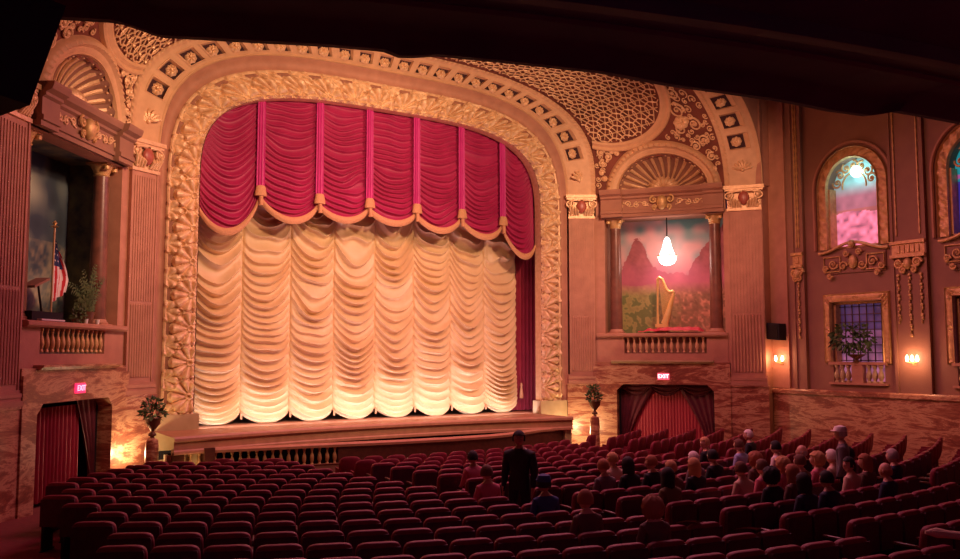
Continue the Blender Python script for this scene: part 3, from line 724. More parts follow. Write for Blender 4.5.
ra = thing('pit_rail', 'curved red padded rail with a row of balusters before the orchestra pit', 'railing', FP, (0, -2.6, -3.35))
xs2 = np.linspace(-6.3, 5.3, 90)
mb = MB(); pr = [(-.09, -2.32), (-.10, -2.26), (-.05, -2.22), (.05, -2.22), (.10, -2.26), (.09, -2.32), (-.09, -2.32)]
mb.grid(np.array([[(x, railY(x)+y, z) for y, z in pr] for x in xs2]), flip=True); put(mb, 'handrail', M['stageedge'], ra, FP)
mb = MB(); pr = [(-.05, -3.5), (-.05, -2.75), (-.08, -2.72), (.05, -2.72), (.05, -3.5)]
mb.grid(np.array([[(x, railY(x)+y, z) for y, z in pr] for x in xs2]), flip=True); put(mb, 'plinth', M['wallbrown'], ra, FP)
mb = MB(); xs3 = [x for x in xs2 if x > -2.55]; mb.grid(np.array([[(x, railY(x)+y, z) for y, z in ((-.04, -2.78), (-.04, -2.32), (.04, -2.32), (.04, -2.78))] for x in xs3]), flip=True); put(mb, 'solid_panel', M['seatarm'], ra, FP)
for k in range(20):
    x = -6.2+k*.19; m_ = MB().lathe([(r*.9, z*.85) for r, z in BAL], (x, railY(x), -2.73), 8); put(m_, 'baluster', M['dullgold'], ra, FP)
for x in (-5.6, -6.3): put(MB().box(x-.12, x+.12, railY(x)-.12, railY(x)+.12, -3.4, -2.2), 'post', M['seatarm'], ra, FP, False)
mb = MB().box(-6.5, -5.5, -1.75, -1.45, -3.5, -2.35); struct(mb, 'wall_stage_cheek', M['cream'], smooth=False)
# backstage
struct(MB().box(-8, 8, 6.8, 7, -2, 9).box(-8, -7.8, .3, 7, -2.6, 9).box(7.8, 8, .3, 7, -2.6, 9).box(-8, 8, -.2, 7, -2.6, -2.4).box(-8, 8, .6, 7, 8.8, 9), 'wall_backstage', M['black'], smooth=False)

# ------------------------------------------------------------------ curtains
LX = [x+.5*(x-CX)/(.4-CY) for x in (-5.50, -4.09, -2.73, -1.44, -.14, 1.15, 2.43, 3.67, 4.93)]
def vnoise(seed, n=40):
    r = np.random.RandomState(seed); a = r.rand(n)*2-1
    return lambda x: float(np.interp(x, np.arange(n), a))
gc = thing('austrian_curtain', 'pale gold satin stage curtain gathered in eight columns of scalloped swags', 'curtain', FP, (0, .6, -1.9))
gw = rng.rand(60, 90)*2-1
def gnoise(a, b):
    a = np.clip(a, 0, 58); b = np.clip(b, 0, 88); i, j = a.astype(int), b.astype(int); fa, fb = a-i, b-j; fa = fa*fa*(3-2*fa); fb = fb*fb*(3-2*fb)
    return (gw[i, j]*(1-fa)+gw[i+1, j]*fa)*(1-fb)+(gw[i, j+1]*(1-fa)+gw[i+1, j+1]*fa)*fb
for c_ in range(8):
    x0, x1 = LX[c_], LX[c_+1]; nu, nv = 50, 700; P = np.zeros((nu, nv, 3)); ph = rng.rand()*6
    zt = np.linspace(-1.62, 5.0, nv); f_ = np.clip((zt+1.6)/6, 0, 1); k0_ = rng.rand()*20
    per = (.20+.20*f_**1.3)*(1+.30*gnoise(np.full(nv, c_*7+1.), zt*1.1+8+k0_)); base = np.cumsum(np.r_[0, np.diff(zt)]/per)
    ampn = 1+.55*gnoise(np.full(nv, c_*7+3.), zt*2.2+10+k0_)
    for i in range(nu):
        u = i/(nu-1); c4 = (4*u*(1-u))**.8
        w2 = gnoise(np.full(nv, c_*7+u*2.2), zt*1.3+12+k0_)
        q = (base+ph+.75*w2*(.3+f_*.9)+.55*(u-.5)*math.sin(c_*2.3+ph)*f_*2) % 1
        fold = np.where(q < .74, np.sin(q/.74*PI*.5)**.85, np.cos((q-.74)/.26*PI*.5)**.8)
        amp = (.24-.09*f_)*(c4**.5)*ampn; pin = .05*math.exp(-min(u, 1-u)/.04)
        bil = .16*c4*(1-f_)
        edge = -.05*abs(math.sin(u*PI*9))*math.exp(-min(u, 1-u)/.10)*.5
        P[i, :, 0] = x0+(x1-x0)*u; P[i, :, 1] = 1.12-amp*(1-fold)-bil+pin+edge
        P[i, :, 2] = np.maximum(zt-(.30+.38*f_)*c4-.01, -1.91)
    put(MB().grid(P, flip=False), 'swag_column', M['curtain'], gc, FP, angle=180)
for x in LX[1:-1]:
    put(MB().lathe([(.012, .18), (.03, .15), (.035, .05), (.02, 0)], (x, .98, -1.80), 8), 'tassel', M['fringe'], gc, FP)
rl = thing('leg_curtain', 'dark red pleated curtain hanging at the right edge of the stage opening', 'curtain', FP, (5.2, .8, -1.9))
xs = np.linspace(5.1, 6.8, 100); put(MB().grid(np.array([[(x, 1.35+.05*math.sin(x*40), z) for z in np.linspace(-1.9, 4.6, 4)] for x in xs])), 'cloth', M['redleg'], rl, FP)
put(MB().lathe([(.03, .5), (.05, .42), (.03, .38), (.07, .1), (.07, 0)], (5.55, 1.2, -1.5), 12), 'tassel', M['fringe'], rl, FP)
ll = thing('leg_curtain', 'narrow red pleated curtain at the left edge behind the gold curtain', 'curtain', FP, (-5.4, .8, -1.9))
xs = np.linspace(-5.75, -5.2, 50); put(MB().grid(np.array([[(x, 1.35+.05*math.sin(x*40), z) for z in np.linspace(-1.9, 4.6, 4)] for x in xs])), 'cloth', M['redleg'], ll, FP)

va = thing('valance', 'crimson velvet valance of seven fringed swags filling the top of the stage arch', 'valance', FP, (0, .4, 3.3))
VX = [-5.50, -3.78, -2.08, -.53, 1.03, 2.62, 4.16, 5.50]
VB = [(3.98, 3.18, 4.22), (4.22, 3.62, 4.16), (4.16, 3.76, 4.18), (4.18, 3.80, 4.16), (4.16, 3.70, 4.14), (4.14, 3.62, 4.04), (4.04, 3.12, 3.55)]
vtop = lambda x: 4.2+3.1*max(0, 1-(abs(x)/5.75)**3.6)**(1/3.4)
for c_ in range(7):
    x0, x1 = VX[c_], VX[c_+1]; zl, zm, zr = VB[c_]; nu, nv = 46, 420; P = np.zeros((nu, nv, 3)); ph = rng.rand()*6
    n1 = rng.rand(60)*2-1; Fr = np.zeros((nu, 8, 3))
    skew = 0 if c_ not in (0, 6) else (1 if c_ == 0 else -1)
    for i in range(nu):
        u = i/(nu-1); x = x0+(x1-x0)*u; c4 = (4*u*(1-u))**.8
        us = u if not skew else (u*.9+.0 if skew > 0 else u*.9+.1)
        zb = zl*(1-u)+zr*u - c4*((zl+zr)/2-zm)
        zt = vtop(x); tt = np.linspace(0, 1, nv); z = zb+(zt-zb)*tt
        drop = c4*((zl+zr)/2-zm)+(0 if not skew else .25*c4)
        lev = z+drop*(1-tt*.5)                              # fold level
        per = .125+.05*tt; phase = lev/.17+.55*np.interp(lev*2.4+5, np.arange(60), n1)+ph+.7*gnoise(np.full(nv, c_*7+u*2.5), lev*1.5+20)
        q = phase % 1; fold = np.where(q < .74, np.sin(q/.74*PI*.5), np.cos((q-.74)/.26*PI*.5))
        amp = .115*(c4**.5)*(1-.55*np.clip((tt-.45)/.5, 0, 1))
        P[i, :, 0] = x; P[i, :, 1] = .40-amp*(1-fold)-.12*c4*(1-tt); P[i, :, 2] = z
        y0 = .40-.14*c4-.09
        for j in range(8):
            q = j/7; Fr[i, j] = (x, y0-.045*math.sin(q*PI)-.012, zb+.10-.20*q)
    sw = put(MB().grid(P), 'swag', M['valance'], va, FP, angle=180)
    put(MB().grid(Fr, flip=True), 'fringe_band', M['fringe'], sw, FP)
for k, x in enumerate(VX[1:-1]):
    zb = (VB[k][2]+VB[k+1][0])/2+.12; zt = vtop(x)
    n = 17; P = np.zeros((n, 2, 3))
    for i in range(n):
        u = i/(n-1); P[i, 0] = (x-.12+.24*u, .24-.02*math.cos(u*PI*6)-.03*math.sin(u*PI), zb); P[i, 1] = (x-.11+.22*u, .27-.02*math.cos(u*PI*6)-.03*math.sin(u*PI), zt)
    st = put(MB().grid(P), 'pleated_strip', M['strip'], va, FP)
    mb = MB()
    mb.lathe([(.10, .22), (.13, .18), (.16, .02), (.17, -.06), (.13, -.07), (.11, .0)], (x, .20, zb-.05), 16, 1, .55)
    mb.tube([(x-.04, .17, zb), (x-.04, .16, zb-.22)], .018, 6); mb.tube([(x+.04, .17, zb), (x+.04, .16, zb-.22)], .018, 6)
    mb.lathe([(.02, .06), (.05, .03), (.055, -.1), (.06, -.2), (.02, -.2)], (x, .16, zb-.17), 10)
    put(mb, 'tassel', M['fringe'], st, FP)
    put(MB().box(x-.012, x+.012, .15, .20, zb-.14, zb+.02), 'tassel_slit', M['black'], st, FP, False)

# ------------------------------------------------------------------ right side wall: windows, panels, brackets, lights
def window(F, cx, idx, first):
    # upper arched window with a lit painted scene
    f_ = struct(MB().box(cx-.80, cx-.74, .0, .35, 3.0, 4.78).box(cx+.74, cx+.80, 0, .35, 3.0, 4.78).box(cx-.8, cx+.8, 0, .35, 2.98, 3.05), 'window_%d' % idx, M['dullgold'], F, smooth=False)
    n, m_ = 60, 100; P = np.zeros((n, m_, 3)); col = np.zeros((n, m_, 3)); g = np.random.RandomState(idx).rand(30, 30)
    def nz(a, b, k):
        a, b = a*k % 28, b*k % 28; i, j = int(a), int(b); fa, fb = a-i, b-j; return (g[i, j]*(1-fa)+g[i+1, j]*fa)*(1-fb)+(g[i, j+1]*(1-fa)+g[i+1, j+1]*fa)*fb
    for i in range(n):
        for j in range(m_):
            u, v = i/(n-1), j/(m_-1); x = cx-.8+1.6*u; z = 3.0+2.62*v; P[i, j] = (x, .30, z)
            n1 = .6*nz(u, v, 5)+.4*nz(u, v*1.5, 11); n2 = nz(u*.8, v*1.3, 19)
            if first:
                c = np.array([.30, .62, .62])*(.5+.8*n1)
                if v < .74: k = min(1, (.74-v)/.16); c = c*(1-k)+np.array([.42, .16, .22])*k*(.6+.8*n1)
                if v < .44: c = np.array([.50, .16, .16])*(.6+.6*n1)
                if v < .38+.05*n1: c = np.array([.85, .26, .42])*(.35+1.1*n2)
            else:
                c = np.array([.02, .30, .36])*(.4+n1) if v > .55 else np.array([.05, .03, .30])*(.5+n1)
                if .2 < v < .62 and n2 > .6: c = np.array([.45, .10, .35])
            col[i, j] = c
    put(MB().grid(P), 'pane', M['scene'], f_, F, colors=col.reshape(-1, 3))
    ar = thing('window_surround', ('ornate gilt arched surround of the upper window with the glowing globe' if first else 'ornate gilt arched surround of the upper window at the right edge, blue glass'), 'window surround', F, (cx, 0, 3.0))
    def path(r, zs=3.0):
        L = [(cx+r, z) for z in np.linspace(zs, 4.78, 24, endpoint=False)]+[(cx+r*math.cos(t), 4.78+(r+.02)*math.sin(t)) for t in np.linspace(0, PI, 50)]+[(cx-r, z) for z in np.linspace(4.78, zs, 25)[1:]]
        return np.array(L)
    a, b = path(.79), path(1.13); nv = 15; v = np.linspace(0, 1, nv); P = np.zeros((len(a), nv, 3))
    for i in range(len(a)):
        for j in range(nv):
            q = v[j]; p = a[i]*(1-q)+b[i]*q
            h = .03+(.07 if q < .12 or q > .88 else .05*abs(math.sin(i*.62))*abs(math.sin(q*PI))+.02*math.sin(i*1.7+q*9)); P[i, j] = (p[0], -h if 0 < q < 1 else 0, p[1])
    put(MB().grid(P, flip=True), 'gilt_band', M['dullgold'], ar, F, angle=60)
    mb = MB(); mb.tube([(x, -.05, z) for x, z in path(1.24)], .05, 6); put(mb, 'outer_moulding', M['plaster'], ar, F)
    mb = MB(); fl = lambda x, z, off=0: np.array([x, .10-off, z])
    for k in range(7):
        t = PI*(k+.5)/7; scroll(mb, (cx+.56*math.cos(t), 4.80+.58*math.sin(t)), .15, 1.3, .035, a0=t, sgn=(-1)**k, f=fl, off=0)
    mb.tube([fl(cx+.38*math.cos(t), 4.80+.38*math.sin(t)) for t in np.linspace(-.2, PI+.2, 24)], .03, 6)
    put(mb, 'iron_scrollwork', M['dullgold'], ar, F)
    # shaped apron panel under the window
    cp = thing('apron_panel', 'gilt scrolled cartouche panel below the %s upper window' % ('first' if first else 'second'), 'panel', F, (cx, 0, 2.2))
    mb = MB().box(cx-.98, cx+.98, -.05, 0, 2.28, 2.82)
    put(mb, 'panel', M['wallbrown'], cp, F, False)
    mb = MB(); fl = lambda x, z, off=0: np.array([x, -.06-off, z])
    for sg in (-1, 1):
        for (x, z, R, s2) in ((.62, 2.55, .15, 1), (.30, 2.48, .13, -1), (.88, 2.42, .10, -1), (.2, 2.84, .10, 1), (.75, 2.22, .09, 1)): scroll(mb, (cx+sg*x, z), R, 1.4, .03, a0=0, sgn=sg*s2, f=fl)
        mb.tube([(cx+sg*x, -.10, 3.02+.12*math.cos(x*3)) for x in np.linspace(0, 1.1, 14)], .045, 6)
        mb.tube([(cx+sg*q, -.08, z) for q, z in ((.42, 2.76), (.95, 2.76), (.95, 2.34), (.42, 2.34), (.42, 2.76))], .025, 5)
    mb.ball((cx, -.10, 2.58), (.14, .08, .20), 12, 8); mb.ball((cx, -.12, 3.10), (.12, .10, .11), 12, 8)
    put(mb, 'cartouche', M['dullgold'], cp, F)
    # lower rectangular window with lattice panes
    lw = struct(MB().box(cx-.80, cx-.74, .1, .35, -.85, 1.45).box(cx+.74, cx+.80, .1, .35, -.85, 1.45).box(cx-.8, cx+.8, .1, .35, 1.39, 1.45).box(cx-.8, cx+.8, .1, .35, -.87, -.80), 'window_%d' % (idx+1), M['dullgold'], F, smooth=False)
    n, m_ = 7, 40; P = np.zeros((30, m_, 3)); col = np.zeros((30, m_, 3))
    for i in range(30):
        for j in range(m_):
            u, v = i/29, j/(m_-1); P[i, j] = (cx-.8+1.6*u, .34, -.85+2.3*v); n1 = nz(u, v, 7); n2 = nz(u, v, 13)
            if first: c = (np.array([.10, .05, .16]) if v > .66 else np.array([.36, .14, .30]))*(.4+n1)+np.array([.55, .18, .26])*max(0, .62-v)*(1.2 if n2 > .45 else .3)
            else: c = np.array([.03, .02, .16])*(.5+n1)+np.array([.3, .05, .3])*max(0, .3-v)*2
            col[i, j] = c
    put(MB().grid(P), 'pane', M['pane'], lw, F, colors=col.reshape(-1, 3))
    mb = MB()
    for k in range(1, 7): mb.box(cx-.8+k*1.6/7-.012, cx-.8+k*1.6/7+.012, .28, .31, -.25, 1.4)
    for k in range(8): mb.box(cx-.76, cx+.76, .28, .31, -.22+k*.22-.012, -.22+k*.22+.012)
    put(mb, 'lattice', M['lattice'], lw, F, False)
    ls = thing('window_surround', 'leafy gilt frame around the lower %s window' % ('latticed' if first else 'right edge'), 'window surround', F, (cx, 0, -.26))
    b2 = np.array([(cx-.80, -.3), (cx-.80, 1.44), (cx+.80, 1.44), (cx+.80, -.3)]); o2 = np.array([(cx-1.04, -.3), (cx-1.04, 1.70), (cx+1.04, 1.70), (cx+1.04, -.3)])
    P = []
    for e in range(3):
        for q in np.linspace(0, 1, 30, endpoint=(e == 2)):
            A0, B0 = b2[e]*(1-q)+b2[e+1]*q, o2[e]*(1-q)+o2[e+1]*q; row = []
            for v_ in np.linspace(0, 1, 11):
                p = A0*(1-v_)+B0*v_; h = 0 if v_ in (0, 1) else .04+(.05 if v_ < .15 or v_ > .85 else .05*abs(math.sin(q*14*PI))*math.sin(v_*PI)); row.append((p[0], -h, p[1]))
            P.append(row)
    put(MB().grid(np.array(P), flip=False), 'gilt_band', M['dullgold'], ls, F, angle=60)
    bl = thing('balustrade', 'short window parapet of stout balusters below the %s window' % ('plant' if first else 'right edge blue'), 'balustrade', F, (cx, 0, -.86))
    put(MB().box(cx-.9, cx+.9, -.10, .12, -.34, -.26).box(cx-.9, cx+.9, -.10, .12, -.90, -.84), 'rails', M['plaster'], bl, F, False)
    put(MB().box(cx-.17, cx+.17, -.08, .1, -.84, -.34), 'panel', M['plaster'], bl, F, False)
    for x in (-.68, -.50, -.32, .32, .50, .68):
        put(MB().lathe([(.07, 0), (.07, .03), (.04, .06), (.085, .17), (.07, .26), (.035, .36), (.055, .42), (.07, .45), (.07, .5)], (cx+x, 0, -.84), 12), 'baluster', M['cream'], bl, F)
window(SR, 7.62, 1, True); window(SR, 11.22, 3, False)

pg = thing('pendant_globe', 'glowing cool white globe lamp hanging in the upper arched window', 'lamp', SR, (7.70, .08, 5.0))
put(MB().ball((7.70, .12, 5.18), .17, 20, 12), 'globe', M['globe'], pg, SR)
put(MB().tube([(7.70, .12, 5.34), (7.70, .12, 5.58)], .012, 6).lathe([(.05, 0), (.03, .05)], (7.70, .12, 5.33), 10), 'stem', M['seatiron'], pg, SR)
g_ = light('globe_light', 'POINT', (10.92-.02, -7.70, 5.18), 14, (.55, .93, 1), .17); g_.location.x = 10.88

def wallpilaster(F, c_, width, label):
    t = thing('wall_strip', label, 'pilaster', F, (c_, 0, -1.1))
    a, b = c_-width/2, c_+width/2
    put(MB().box(a, b, -.09, 0, -1.1, 9).box(a-.04, a+.04, -.13, 0, -1.1, 9).box(b-.04, b+.04, -.13, 0, -1.1, 9), 'shaft', M['wallbrown'], t, F, False)
    mb = MB()
    for x in (a+.13, b-.13): mb.tube([(x, -.11+.015*(k % 2), 3.15+k*.12) for k in range(45)], [.035 if k % 2 else .018 for k in range(45)], 6)
    put(mb, 'bead_border', M['dullgold'], t, F)
    mb = MB().box(a-.03, b+.03, -.20, 0, 2.92, 3.0).box(a, b, -.14, 0, 2.62, 2.92).box(a-.03, b+.03, -.22, 0, 2.55, 2.63)
    for k in range(5): mb.box(a+.12+k*(width-.24)/5+.02, a+.12+(k+1)*(width-.24)/5-.02, -.17, -.1, 2.68, 2.88)
    br = put(mb, 'bracket', M['dullgold'], t, F, False)
    mb = MB(); fl = lambda x, z, off=0: np.array([x, -.12-off, z])
    for sg in (-1, 1): scroll(mb, (c_+sg*width*.28, 2.40), .14, 1.5, .045, a0=0, sgn=sg, f=fl, off=.05); scroll(mb, (c_+sg*width*.16, 2.22), .10, 1.3, .035, a0=2, sgn=-sg, f=fl, off=.05)
    mb.ball((c_, -.18, 2.38), (.12, .09, .16), 12, 8); put(mb, 'bracket_scrolls', M['dullgold'], br, F)
    for dx, L in ((-.32, 1.35), (0, 1.75), (.32, 1.35)):
        if width < .6 and dx: continue
        m_ = MB()
        for k in range(int(L/.09)): m_.ball((c_+dx+.015*math.sin(k*2.1), -.12, 2.08-k*.09), (.05-.012*(k % 3), .035, .05), 7, 5)
        put(m_, 'festoon', M['dullgold'], t, F)
wallpilaster(SR, 9.30, .92, 'tall brown wall pilaster between the two windows with scrolled bracket and hanging festoons')
wallpilaster(SR, 5.80, .34, 'narrow brown wall strip with bracket, left of the first side window')
pn = thing('wall_panel', 'tall plain rose panel on the right wall behind the small black speaker', 'panel', SR, (4.98, 0, -.9))
put(MB().box(4.66, 5.34, -.05, 0, -1.06, 9).box(4.64, 4.72, -.08, 0, -1.06, 9).box(5.28, 5.36, -.08, 0, -1.06, 9), 'field', M['plaster'], pn, SR, False)

def sconce(c_, z, label, n=3, power=16):
    t = thing('wall_sconce', label, 'wall lamp', SR, (c_, -.02, z))
    mb = MB().box(c_-.05, c_+.05, -.10, -.05, z-.12, z+.05)
    mb.tube([(c_-.14, -.19, z-.02), (c_, -.15, z-.07), (c_+.14, -.19, z-.02)], .015, 6); put(mb, 'arm', M['dullgold'], t, SR)
    for dx in ((-.14, 0, .14) if n == 3 else (-.12, .12)):
        put(MB().lathe([(.022, 0), (.04, .05), (.035, .11), (.012, .17)], (c_+dx, -.20, z-.01), 12), 'candle_bulb', M['bulb'], t, SR)
    p = SR @ Vector((c_, -.42, z+.05)); light('sconce_light', 'POINT', (p.x, p.y, p.z-E), power, (1, .46, .24), .12)
sconce(9.33, -.22, 'lit three bulb wall sconce on the pilaster between the side windows', 3, 20)
sconce(5.08, -.24, 'lit two bulb wall sconce below the small black speaker', 2, 15)
spk = thing('wall_speaker', 'small black speaker box on the rose panel of the right wall', 'speaker', SR, (5.02, -.1, .40))
put(MB().prism([(4.78, .42), (5.28, .38), (5.28, .88), (4.78, .92)], -.42, -.10), 'cabinet', M['speaker'], spk, SR, False)
put(MB().box(4.82, 5.24, -.44, -.42, .44, .84), 'grille', M['seatiron'], spk, SR, False)
put(MB().box(4.98, 5.08, -.12, -.05, .60, .70), 'bracket', M['seatiron'], spk, SR, False)

def leafy(mb, c_, R, n, size, seed, flat=1.0, droop=0):
    r = np.random.RandomState(seed)
    for _ in range(n):
        d = r.normal(size=3); d /= np.linalg.norm(d); p = np.array(c_)+d*np.array(R)*r.uniform(.35, 1)**.6
        a = r.normal(size=3); a /= np.linalg.norm(a); b = np.cross(a, d); b /= np.linalg.norm(b)+1e-9; s_ = size*r.uniform(.6, 1.3)
        tip = p+d*s_*.8+a*s_*.5-np.array([0, 0, droop*s_]); mid = (p+tip)/2
        mb.add([p, mid+b*s_*.28, tip, mid-b*s_*.28], [(0, 1, 2, 3)])
wp = thing('window_planter', 'dark bushy plant in a low bowl before the latticed window', 'plant', SR, (7.60, -.02, -.26))
mb = MB(); leafy(mb, (7.60, -.22, .42), (.66, .26, .40), 420, .15, 3, droop=.3); put(mb, 'foliage', M['leaf'], wp, SR, False)
put(MB().lathe([(.12, 0), (.05, .05), (.06, .08), (.22, .18), (.26, .22)], (7.60, -.05, -.26), 16), 'bowl', M['urn'], wp, SR)

# ------------------------------------------------------------------ things in the two boxes
hp = thing('harp', 'golden concert harp standing in the right box before the painted cliffs', 'harp', BR, (2.2, .35, .62))
hs = lambda pts: [(x, .35, z) for x, z in pts]
put(MB().tube(hs([(1.93, .92), (1.93, 1.4), (1.94, 2.0), (1.95, 2.38)]), [.045, .032, .035, .05], 10), 'pillar', M['harpgold'], hp, BR)
put(MB().tube(hs([(1.93, 2.36), (2.00, 2.44), (2.10, 2.38), (2.16, 2.22), (2.22, 2.06), (2.32, 1.95), (2.42, 1.98), (2.47, 1.93)]), [.05, .055, .045, .045, .05, .06, .06, .04], 10), 'neck', M['harpgold'], hp, BR)
put(MB().tube(hs([(2.46, 1.92), (2.36, 1.6), (2.26, 1.25), (2.14, .92)]), [.05, .075, .10, .12], 10), 'soundbox', M['harpgold'], hp, BR)
put(MB().box(1.86, 2.26, .24, .46, .82, .93).box(1.84, 2.28, .22, .48, .63, .70).lathe([(.03, .68), (.05, .84)], (1.95, .35, 0), 8).lathe([(.03, .68), (.05, .84)], (2.18, .35, 0), 8), 'base', M['harpgold'], hp, BR)
mb = MB()
for k in range(14):
    q = (k+.7)/14.5; x = 1.97+q*.44; zt = np.interp(x, [1.95, 2.0, 2.1, 2.16, 2.22, 2.32, 2.45], [2.36, 2.42, 2.37, 2.22, 2.05, 1.95, 1.95]); xb = 2.10+q*.30; zb_ = np.interp(xb, [2.14, 2.26, 2.36, 2.46], [.98, 1.27, 1.62, 1.9])
    mb.tube([(x, .35, zt), (min(xb, 2.44), .35, zb_)], .006, 4)
put(mb, 'strings', M['harpgold'], hp, BR)
cl = thing('grand_piano', 'low piano under a crimson cloth behind the balusters, below the harp', 'piano', BR, (2.45, .25, .60))
n, m_ = 50, 16; P = np.zeros((n, m_, 3))
for i in range(n):
    u = i/(n-1)
    for j in range(m_):
        q = j/(m_-1); x = 1.36+2.02*u; h = .05+.10*math.exp(-((u-.17)/.08)**2)+.13*max(0, min(1, (u-.2)/.15))*(1 if u < .93 else (1-u)/.07)+.015*math.sin(u*40+q*6)
        P[i, j] = (x, -.12+.75*q, .635+h*math.sin(min(1, q*3+.25)*PI/2))
put(MB().grid(P, flip=False), 'cloth', M['clothred'], cl, BR)
put(MB().box(1.5, 3.3, .15, .7, .60, .66), 'body', M['seatarm'], cl, BR, False)
ch = thing('pendant_lamp', 'bright bell shaped pendant lamp hanging in the right box above the harp', 'lamp', BR, (2.23, .6, 2.85))
put(MB().tube([(2.23, .6, 4.46), (2.23, .6, 3.75)], .02, 6), 'rod', M['seatiron'], ch, BR)
put(MB().lathe([(.03, 3.78), (.08, 3.72), (.11, 3.62), (.15, 3.45), (.21, 3.28), (.28, 3.17)], (2.23, .6, 0), 24), 'shade', M['lampglass'], ch, BR)
put(MB().lathe([(.29, 3.15), (.32, 3.15), (.32, 3.19), (.29, 3.19)], (2.23, .6, 0), 24), 'rim', M['dullgold'], ch, BR)
put(MB().lathe([(.30, 3.14), (.29, 3.05), (.22, 2.92), (.10, 2.86), (.01, 2.85)], (2.23, .6, 0), 24), 'bowl', M['lampglass'], ch, BR)
p = BR @ Vector((2.23, .35, 3.0)); light('pendant_light', 'POINT', (p.x, p.y, p.z-E), 45, (1, .62, .55), .2)

fg = thing('flag', 'striped flag with starred blue corner hanging on a gold topped pole in the left box', 'flag', BL, (2.4, .4, .62))
put(MB().tube([(2.42, .4, .66), (2.40, .4, 2.66)], .022, 8), 'pole', M['pole'], fg, BL)
put(MB().lathe([(.02, 0), (.09, .03), (.02, .06), (.05, .11), (.01, .16)], (2.40, .4, 2.64), 10), 'finial', M['pole'], fg, BL)
put(MB().lathe([(.16, 0), (.15, .05), (.04, .09), (.03, .18)], (2.42, .4, .62), 14), 'stand', M['pole'], fg, BL)
mb = MB(); nu, nv = 61, 40; P = np.zeros((nu, nv, 3))
for i in range(nu):
    u = i/(nu-1)                                        # u along the top edge of the draped cloth (away from the pole), v down
    for j in range(nv):
        v_ = j/(nv-1); wd = .12+.58*math.sin(min(1, v_*1.35)*PI/2)*(1-.35*max(0, v_-.6)/.4)
        P[i, j] = (2.39-wd*u, .4+.05*math.sin(u*14+v_*2)*(.4+u), 2.48-.36*u*(1-v_)-(1.42-.30*u)*v_-.05*u)
o_ = len(mb.v); mb.v.extend([tuple(q) for q in P.reshape(-1, 3)])
for i in range(nu-1):
    for j in range(nv-1):
        mb.f.append((o_+i*nv+j, o_+(i+1)*nv+j, o_+(i+1)*nv+j+1, o_+i*nv+j+1))
        t_ = i/(nu-1)*13; 
        if j/nv < .42 and i/(nu-1) < .62: mb.mi.append(2 if (i % 6 in (2, 3) and j % 4 in (1,)) is False else 1)
        else: mb.mi.append(0 if int(t_+j/nv*1.0) % 2 == 0 else 1)
put(mb, 'cloth', None, fg, BL, mats=[M['flagred'], M['white'], M['blue']])
pl = thing('palm_plant', 'bushy green palm plant in the left box to the right of the flag', 'plant', BL, (1.05, .35, .62))
mb = MB(); r = np.random.RandomState(5)
for k in range(46):
    a = r.uniform(0, 2*PI); L = r.uniform(.6, 1.15); el = r.uniform(.5, 1.45); pts = []
    for q in np.linspace(0, 1, 9): pts.append(np.array([1.08+math.cos(a)*L*q*math.cos(el), -.02*L+.30+.35*math.sin(a)*L*q*math.cos(el), .85+L*1.6*q*math.sin(el)-.55*q*q*L]))
    for q in range(1, 9):
        d = pts[q]-pts[q-1]; sd_ = np.cross(d, (0, 1, 0)); sd_ /= np.linalg.norm(sd_)+1e-9
        for sg in (-1, 1):
            w_ = .20*(1-.08*q); b_ = pts[q]; mb.add([b_-d*.4, b_+sd_*sg*w_*.5-d*.1, b_+sd_*sg*w_+d*.7-np.array([0, 0, .05]), b_+sd_*sg*w_*.4+d*.3], [(0, 1, 2, 3)])
put(mb, 'fronds', M['leaf'], pl, BL, False)
put(MB().lathe([(.14, 0), (.20, .28), (.21, .30)], (1.08, .35, .62), 14), 'pot', M['urn'], pl, BL)
put(MB().tube([(1.08, .35, .85), (1.08, .35, 1.2)], .04, 6), 'stem', M['urn'], pl, BL)
ms = thing('music_stand', 'dark music stand with a pale slanted desk at the left of the flag', 'music stand', BL, (2.75, .45, .62))
put(MB().tube([(2.62, .45, .64), (2.85, .45, 1.42)], .022, 6), 'post', M['seatiron'], ms, BL)
put(MB().prism([(3.30, 1.30), (2.76, 1.50), (2.76, 1.55), (3.30, 1.35)], .25, .55), 'desk', M['wallbrown'], ms, BL, False)
kb = thing('keyboard_console', 'low black keyboard console on the left box floor beside the flag', 'console', BL, (3.2, .15, .62))
put(MB().box(2.66, 3.78, .0, .55, .62, .82), 'case', M['black'], kb, BL, False); put(MB().box(2.75, 3.6, -.10, -.0, .64, .67), 'key_slip', M['white'], kb, BL, False)
for x, lb in ((1.83, 'small white cup on the left box ledge, nearer the flag'), (1.33, 'small white cup on the left box ledge, nearer the column')):
    c_ = put(MB().lathe([(.035, 0), (.05, .10), (.045, .10), (.03, .01)], (x, -.06, .632), 12), 'cup', M['white'], None, BL); tag(c_, lb, 'cup', 'cups on the ledge')
lf = thing('potted_flowers', 'low leafy pot of pale flowers in front of the flag stand', 'plant', BL, (2.0, .1, .63))
mb = MB(); leafy(mb, (2.0, .02, .80), (.22, .13, .16), 120, .08, 9); put(mb, 'foliage', M['leaf'], lf, BL, False)
put(MB().lathe([(.07, 0), (.09, .1)], (2.0, .08, .63), 10), 'pot', M['urn'], lf, BL)

